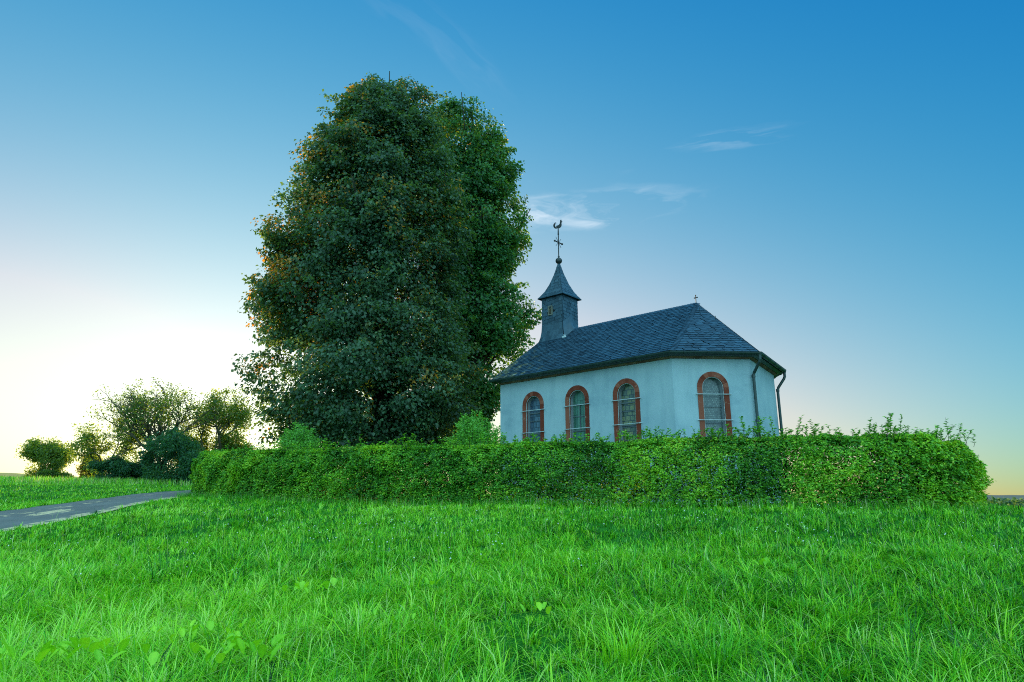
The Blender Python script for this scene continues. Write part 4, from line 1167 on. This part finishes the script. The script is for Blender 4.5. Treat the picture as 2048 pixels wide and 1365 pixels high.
def blades(x, y, h, w, lean, az, tint, seg3):
    """curved blades: 3-segment (near) or 2-segment (far); returns points, triangles, tint per triangle"""
    n = len(x); z = ground_z(x, y) - .01
    dirx, diry = np.cos(az), np.sin(az); sx, sy = -diry, dirx
    fr = [0, .4, .75, 1.0] if seg3 else [0, .55, 1.0]
    wd = [1.0, .85, .5] if seg3 else [1.0, .7]
    V = []
    for f, ww in zip(fr[:-1], wd):
        off = lean * f ** 1.9 * h; zz = z + h * (f - .38 * np.minimum(lean, 1.5) * f ** 2.6); cx, cy = x + dirx * off, y + diry * off
        V.append(np.stack([cx - sx * w * ww / 2, cy - sy * w * ww / 2, zz], 1)); V.append(np.stack([cx + sx * w * ww / 2, cy + sy * w * ww / 2, zz], 1))
    off = lean * h; V.append(np.stack([x + dirx * off, y + diry * off, z + h * (1 - .38 * np.minimum(lean, 1.5))], 1))
    V = np.stack(V, 1).astype(np.float32); k = V.shape[1]; b = np.arange(n)[:, None] * k
    pat = [(0, 1, 3), (0, 3, 2), (2, 3, 5), (2, 5, 4), (4, 5, 6)] if seg3 else [(0, 1, 3), (0, 3, 2), (2, 3, 4)]
    T = np.concatenate([b + np.array(p) for p in pat], 1).reshape(-1, 3)
    return V.reshape(-1, 3), T, np.repeat(tint, len(pat))


ROADL = np.concatenate([rn, rf[::-1]])


def in_poly(x, y, P):
    c = np.zeros(len(x), bool); j = len(P) - 1
    for i in range(len(P)):
        xi, yi = P[i]; xj, yj = P[j]
        c ^= ((yi > y) != (yj > y)) & (x < (xj - xi) * (y - yi) / (yj - yi + 1e-12) + xi); j = i
    return c


hedge_back = HP[:, :2] + nrm_h * .35
_rat = hedge_back[:, 0] / hedge_back[:, 1]; _o = np.argsort(_rat)


def lawn_far(r):                                            # how far the lawn is seen along a direction
    return np.interp(r, _rat[_o], hedge_back[_o, 1], left=24, right=19)


def sample(n, d0, d1, pw, r0, r1, rng):
    """points with density falling as distance**-pw"""
    e = 2 - pw; u_ = rng.random(n); d = (d0 ** e + u_ * (d1 ** e - d0 ** e)) ** (1 / e); r = rng.uniform(r0, r1, n)
    return r * d, d, r


def grass_field(n, d0, d1, pw, r0, r1, rng, seg3, hs, ws, keep):
    x, y, r = sample(n, d0, d1, pw, r0, r1, rng)
    k = keep(x, y, r); x, y = x[k], y[k]; n = len(x)
    tuft = NZ.fbm(x * 1.3, y * 1.3, 3); fine = NZ2(x * 4.5, y * 4.5); big = NZ2.fbm(x * .35 + 3, y * .35, 3); row = NZ(y * .9 + .12 * x, x * .12 + 50)
    k = rng.random(n) < np.clip(.25 + 1.5 * (fine - .2) + .5 * (tuft - .4), .12, 1); x, y, tuft, fine, big, row = x[k], y[k], tuft[k], fine[k], big[k], row[k]; n = len(x)
    h = hs * (.45 + .9 * np.clip(tuft - .15, 0, 1) + .5 * fine) * rng.uniform(.55, 1.25, n) * (1 - .25 * (row > .62))
    az = 2 * math.pi * NZ(x * 2.1 + 9, y * 2.1 + 4) * 1.6 + rng.normal(0, 1.5, n) + 3.9
    lean = np.abs(rng.normal(.85, .5, n))
    left = np.clip((-x / (y + 1) + .05) * 1.2, 0, 1)  # glow from the left painted in: raises blade tint towards that side
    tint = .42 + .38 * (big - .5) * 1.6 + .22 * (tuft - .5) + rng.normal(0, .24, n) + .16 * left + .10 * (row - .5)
    tint = np.clip(tint, 0.02, .88)
    w_t = 1.0
    e = rng.random(n); tint = np.where(e < .020, rng.uniform(.91, .95, n), tint); tint = np.where(e > .994, rng.uniform(.955, .975, n), tint); tint = np.where(e > .9990, 1.0, tint)
    w = ws * rng.uniform(.6, 1.4, n) * np.sqrt(y / d0)
    return blades(x, y, h, w, lean, az, tint, seg3)


rng = np.random.default_rng(91)
off_road = lambda x, y: ~in_poly(x, y, ROADL)
lawn = lambda x, y, r: (y < lawn_far(r)) & off_road(x, y)
def tufts(nt, per, d0, d1, pw, r0, r1, rng, hs, ws, keep):
    """grass growing in tufts: blades fan out from common feet and arch over"""
    x, y, r = sample(nt, d0, d1, pw, r0, r1, rng); k = keep(x, y, r); x, y = x[k], y[k]
    k = rng.random(len(x)) < np.clip(.15 + 1.5 * (NZ2.fbm(x * 1.1 + 30, y * 1.1, 3) - .22), .1, 1); x, y = x[k], y[k]; nt = len(x)
    sz = rng.lognormal(0, .28, nt) * (.75 + .6 * NZ.fbm(x * .6, y * .6, 2)); tt = rng.normal(0, .13, nt) + .42 * (NZ2.fbm(x * .35 + 3, y * .35, 3) - .5) * 1.6 + .20 * np.clip((-x / (y + 1) + .15) * 1.2, 0, 1)  # last tint term paints the left-hand sky glow into the tufts
    wind = 2 * math.pi * NZ(x * .7 + 9, y * .7 + 4) * 1.6
    ci = np.repeat(np.arange(nt), per); n = len(ci); az = rng.random(n) * 6.283; az = np.where(rng.random(n) < .35, wind[ci] + rng.normal(0, .6, n), az)
    rr = np.abs(rng.normal(0, .035, n)) * sz[ci]; h = hs * sz[ci] * rng.uniform(.5, 1.25, n)
    lean = np.abs(rng.normal(.75, .45, n)) + .2
    tint = np.clip(.45 + .95 * tt[ci] + rng.normal(0, .24, n), .0, .88)
    e = rng.random(n); tint = np.where(e < .05, rng.uniform(.90, .95, n), tint); tint = np.where(e > .996, rng.uniform(.955, .975, n), tint)
    return blades(x[ci] + np.cos(az) * rr, y[ci] + np.sin(az) * rr, h, ws * rng.uniform(.6, 1.4, n) * (y[ci] / d0) ** .6, lean, az, tint, True)


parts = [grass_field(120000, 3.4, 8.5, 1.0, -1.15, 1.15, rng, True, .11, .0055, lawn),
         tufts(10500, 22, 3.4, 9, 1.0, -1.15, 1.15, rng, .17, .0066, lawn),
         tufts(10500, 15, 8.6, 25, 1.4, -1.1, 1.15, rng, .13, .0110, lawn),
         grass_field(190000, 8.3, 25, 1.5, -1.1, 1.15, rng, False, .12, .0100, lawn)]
# long arching blades and thin seed stalks
x, y, r = sample(9000, 3.4, 12, 1.0, -1.1, 1.1, rng); k = lawn(x, y, r) & (NZ.fbm(x * 1.3, y * 1.3, 3) > .45); x, y = x[k], y[k]; n = len(x)
parts.append(blades(x, y, rng.uniform(.22, .42, n), np.full(n, .0055), np.abs(rng.normal(.95, .35, n)), rng.random(n) * 6.28, np.clip(rng.normal(.62, .18, n), 0, .94), True))
x, y, r = sample(900, 4, 16, .8, -1.0, 1.1, rng); k = lawn(x, y, r); x, y = x[k], y[k]; n = len(x)
parts.append(blades(x, y, rng.uniform(.25, .45, n), np.full(n, .0035) * np.sqrt(y / 4), np.abs(rng.normal(.28, .2, n)), rng.random(n) * 6.28, np.where(rng.random(n) < .5, rng.uniform(.93, .97, n), rng.uniform(.6, .9, n)), True))


for px_, py_, nb_, hh_, t0_, sp_r in ((262, 1318, 170, .27, .84, .11), (350, 1222, 60, .20, .80, .10), (1250, 1330, 150, .34, .66, .16), (1690, 1250, 120, .28, .58, .16), (720, 1215, 120, .30, .40, .14), (1430, 1345, 140, .34, .45, .17), (1900, 1130, 110, .30, .5, .2), (1130, 1090, 80, .26, .6, .2)):
    # single tall tussocks
    y_ = 6.0
    for _ in range(30):
        q_ = at(px_, py_, y_); y_ += (q_[2] - ZG(q_[0], y_)) * 2.0
    c_ = at(px_, py_, y_); az = rng.random(nb_) * 6.283; rr = np.abs(rng.normal(0, sp_r, nb_))
    parts.append(blades(c_[0] + np.cos(az) * rr, c_[1] + np.sin(az) * rr, hh_ * rng.uniform(.6, 1.2, nb_), np.full(nb_, .0085), np.abs(rng.normal(.75, .35, nb_)) + .1, az + rng.normal(0, .5, nb_), np.clip(rng.normal(t0_, .12, nb_), .1, .90), True))


def join(parts):
    V, T, C, b = [], [], [], 0
    for v, t, c in parts: V.append(v); T.append(t + b); C.append(c); b += len(v)
    return np.concatenate(V), np.concatenate(T), np.concatenate(C)


V, T, C = join(parts)
tag(fast_mesh('meadow_grass', V, T, M['grass'], None, C), 'lush bright green meadow grass in the foreground before the hedge', 'grass', kind='stuff')
# grass verge and field beyond the lane
beyond = lambda x, y, r: off_road(x, y) & (y > np.interp(r, (RF[:, 0] / RF[:, 1]), RF[:, 1])) & (x < -6)
parts = [grass_field(110000, 15, 60, 1.6, -1.15, -.30, rng, False, .12, .016, beyond)]
x, y, r = sample(4500, 39, 47, 1, -.80, -.46, rng); n = len(x)      # tall dry grass at the foot of the trees
parts.append(blades(x, y, rng.uniform(.22, .55, n), np.full(n, .028), np.abs(rng.normal(.3, .2, n)), rng.random(n) * 6.28, np.where(rng.random(n) < .35, rng.uniform(.93, .97, n), rng.uniform(.2, .8, n)), False))
V, T, C = join(parts)
tag(fast_mesh('field_grass', V, T, M['grass'], None, C), 'taller field grass beyond the lane at the left', 'grass', kind='stuff')
# tufts along the foot of the hedge
q = rng.random(9000) * HL; fi = np.interp(q, cum, np.arange(160)).astype(int); off = rng.uniform(-.55, .1, 9000)
x = HP[fi, 0] + nrm_h[fi, 0] * off; y = HP[fi, 1] + nrm_h[fi, 1] * off; n = 9000
V, T, C = blades(x, y, rng.uniform(.10, .34, n), np.full(n, .008), np.abs(rng.normal(.6, .3, n)), rng.random(n) * 6.28, np.clip(np.where(rng.random(n) < .12, rng.uniform(.93, .97, n), rng.normal(.28, .15, n)), 0, 1), False)
tag(fast_mesh('hedge_foot_grass', V, T, M['grass'], None, C), 'longer unmown grass along the foot of the hedge', 'grass', kind='stuff')

# white clover heads scattered through the meadow
x, y, r = sample(420, 7.5, 16, .9, -.95, .95, rng); k = lawn(x, y, r) & (NZ.fbm(x * .5 + 60, y * .5, 2) > .42); x, y = x[k], y[k]; z = ground_z(x, y) + rng.uniform(.10, .17, len(x))
V, T = [], []
for q in zip(x, y, z):
    r0 = rng.uniform(.008, .013); b = len(V); V += [np.array(q) + r0 * np.array(o) for o in ((1, 0, 0), (0, 1, 0), (-1, 0, 0), (0, -1, 0), (0, 0, 1.1), (0, 0, -.8))]
    T += [(b + i, b + (i + 1) % 4, b + 4) for i in range(4)] + [(b + (i + 1) % 4, b + i, b + 5) for i in range(4)]
tag(fast_mesh('clover_flowers', np.array(V), np.array(T), mat('white_clover', (.75, .77, .74), .8, .1)[0]), 'tiny white clover heads scattered in the meadow', 'flowers', kind='stuff')

# ------------------------------------------------------------------ broad-leaved weeds in the meadow


def dock(label, px, py, n_leaf, size, seed, spread=1.0):
    rng = np.random.default_rng(seed)
    lo_, hi_ = 3.0, 16.0
    for _ in range(40):
        mid = (lo_ + hi_) / 2; p = at(px, py, mid)
        if p[2] > ZG(p[0], mid) + .04: lo_ = mid
        else: hi_ = mid
    c = at(px, py, mid); g0 = ZG(c[0], c[1])
    t = empty('dock_plant', (c[0], c[1], g0), label, 'weed', 'broad-leaved weeds in the meadow grass')
    for k in range(n_leaf):
        az = 2.4 * k + rng.normal(0, .4); L = size * rng.uniform(.42, .95); W_ = L * rng.uniform(.36, .50); el = rng.uniform(.85, 1.45)
        b = np.array([c[0] + rng.normal(0, .10) * spread, c[1] + rng.normal(0, .07) * spread, g0 + .12]); d = np.array([math.cos(az), math.sin(az), 0]); s_ = np.array([-d[1], d[0], 0])
        V, F, TI = [], [], []; nu = 9; lt = rng.uniform(.2, .75)
        for i in range(nu):
            f = i / (nu - 1); e_ = el * (1 - .8 * f); cpos = b + d * L * (math.sin(f * 1.2) * math.cos(el) + .15 * f) + UP * (.06 + L * (f * math.sin(el) - .40 * f * f))
            hw = W_ * .5 * (math.sin(math.pi * min(1, (f + .06) ** .8)) ** .75) if f > .12 else .008
            wob = .10 * math.sin(f * 19 + k) * hw
            for j in (-1, -.5, 0, .5, 1): V.append(cpos + s_ * hw * j * (1 + .06 * math.sin(f * 30 + j)) + UP * (abs(j) * hw * .35 + wob * j))
        for i in range(nu - 1):
            for j in range(4): a = i * 5 + j; F.append((a, a + 1, a + 6, a + 5)); TI.append(float(np.clip(lt + rng.normal(0, .05) + (.12 if j in (1, 2) else 0) - .18 * (i == nu - 2), 0, 1)))
        build('leaf', V, F, M['dock'], t, tint=TI, smooth=True)


dock('broad wavy dock leaves in the bottom left corner of the meadow', 95, 1362, 30, .19, 101, 2.6)
dock('group of upright pale dock leaves at the lower left, right of the yellow tuft', 470, 1352, 30, .17, 102, 3.2)
dock('dock plant with small rounded leaves just above the pale dock group', 385, 1302, 12, .12, 103, 2)
dock('broad-leaved dock half hidden in dark grass left of the middle foreground', 630, 1212, 14, .15, 104, 1.8)
dock('single bright leaf pair standing in the grass at the centre left', 872, 1204, 3, .15, 105, .5)
dock('small dock sprig at the far left of the lawn below the lane', 80, 1195, 5, .14, 106, 1.2)
dock('lone light green dock leaves to the right of the middle of the lawn', 1527, 1160, 5, .15, 107, .6)
dock('dock sprig low in the grass at the centre right foreground', 1070, 1262, 5, .13, 108, 1)
dock('small dark dock leaves near the bottom middle of the meadow', 765, 1280, 6, .12, 109, 1.4)
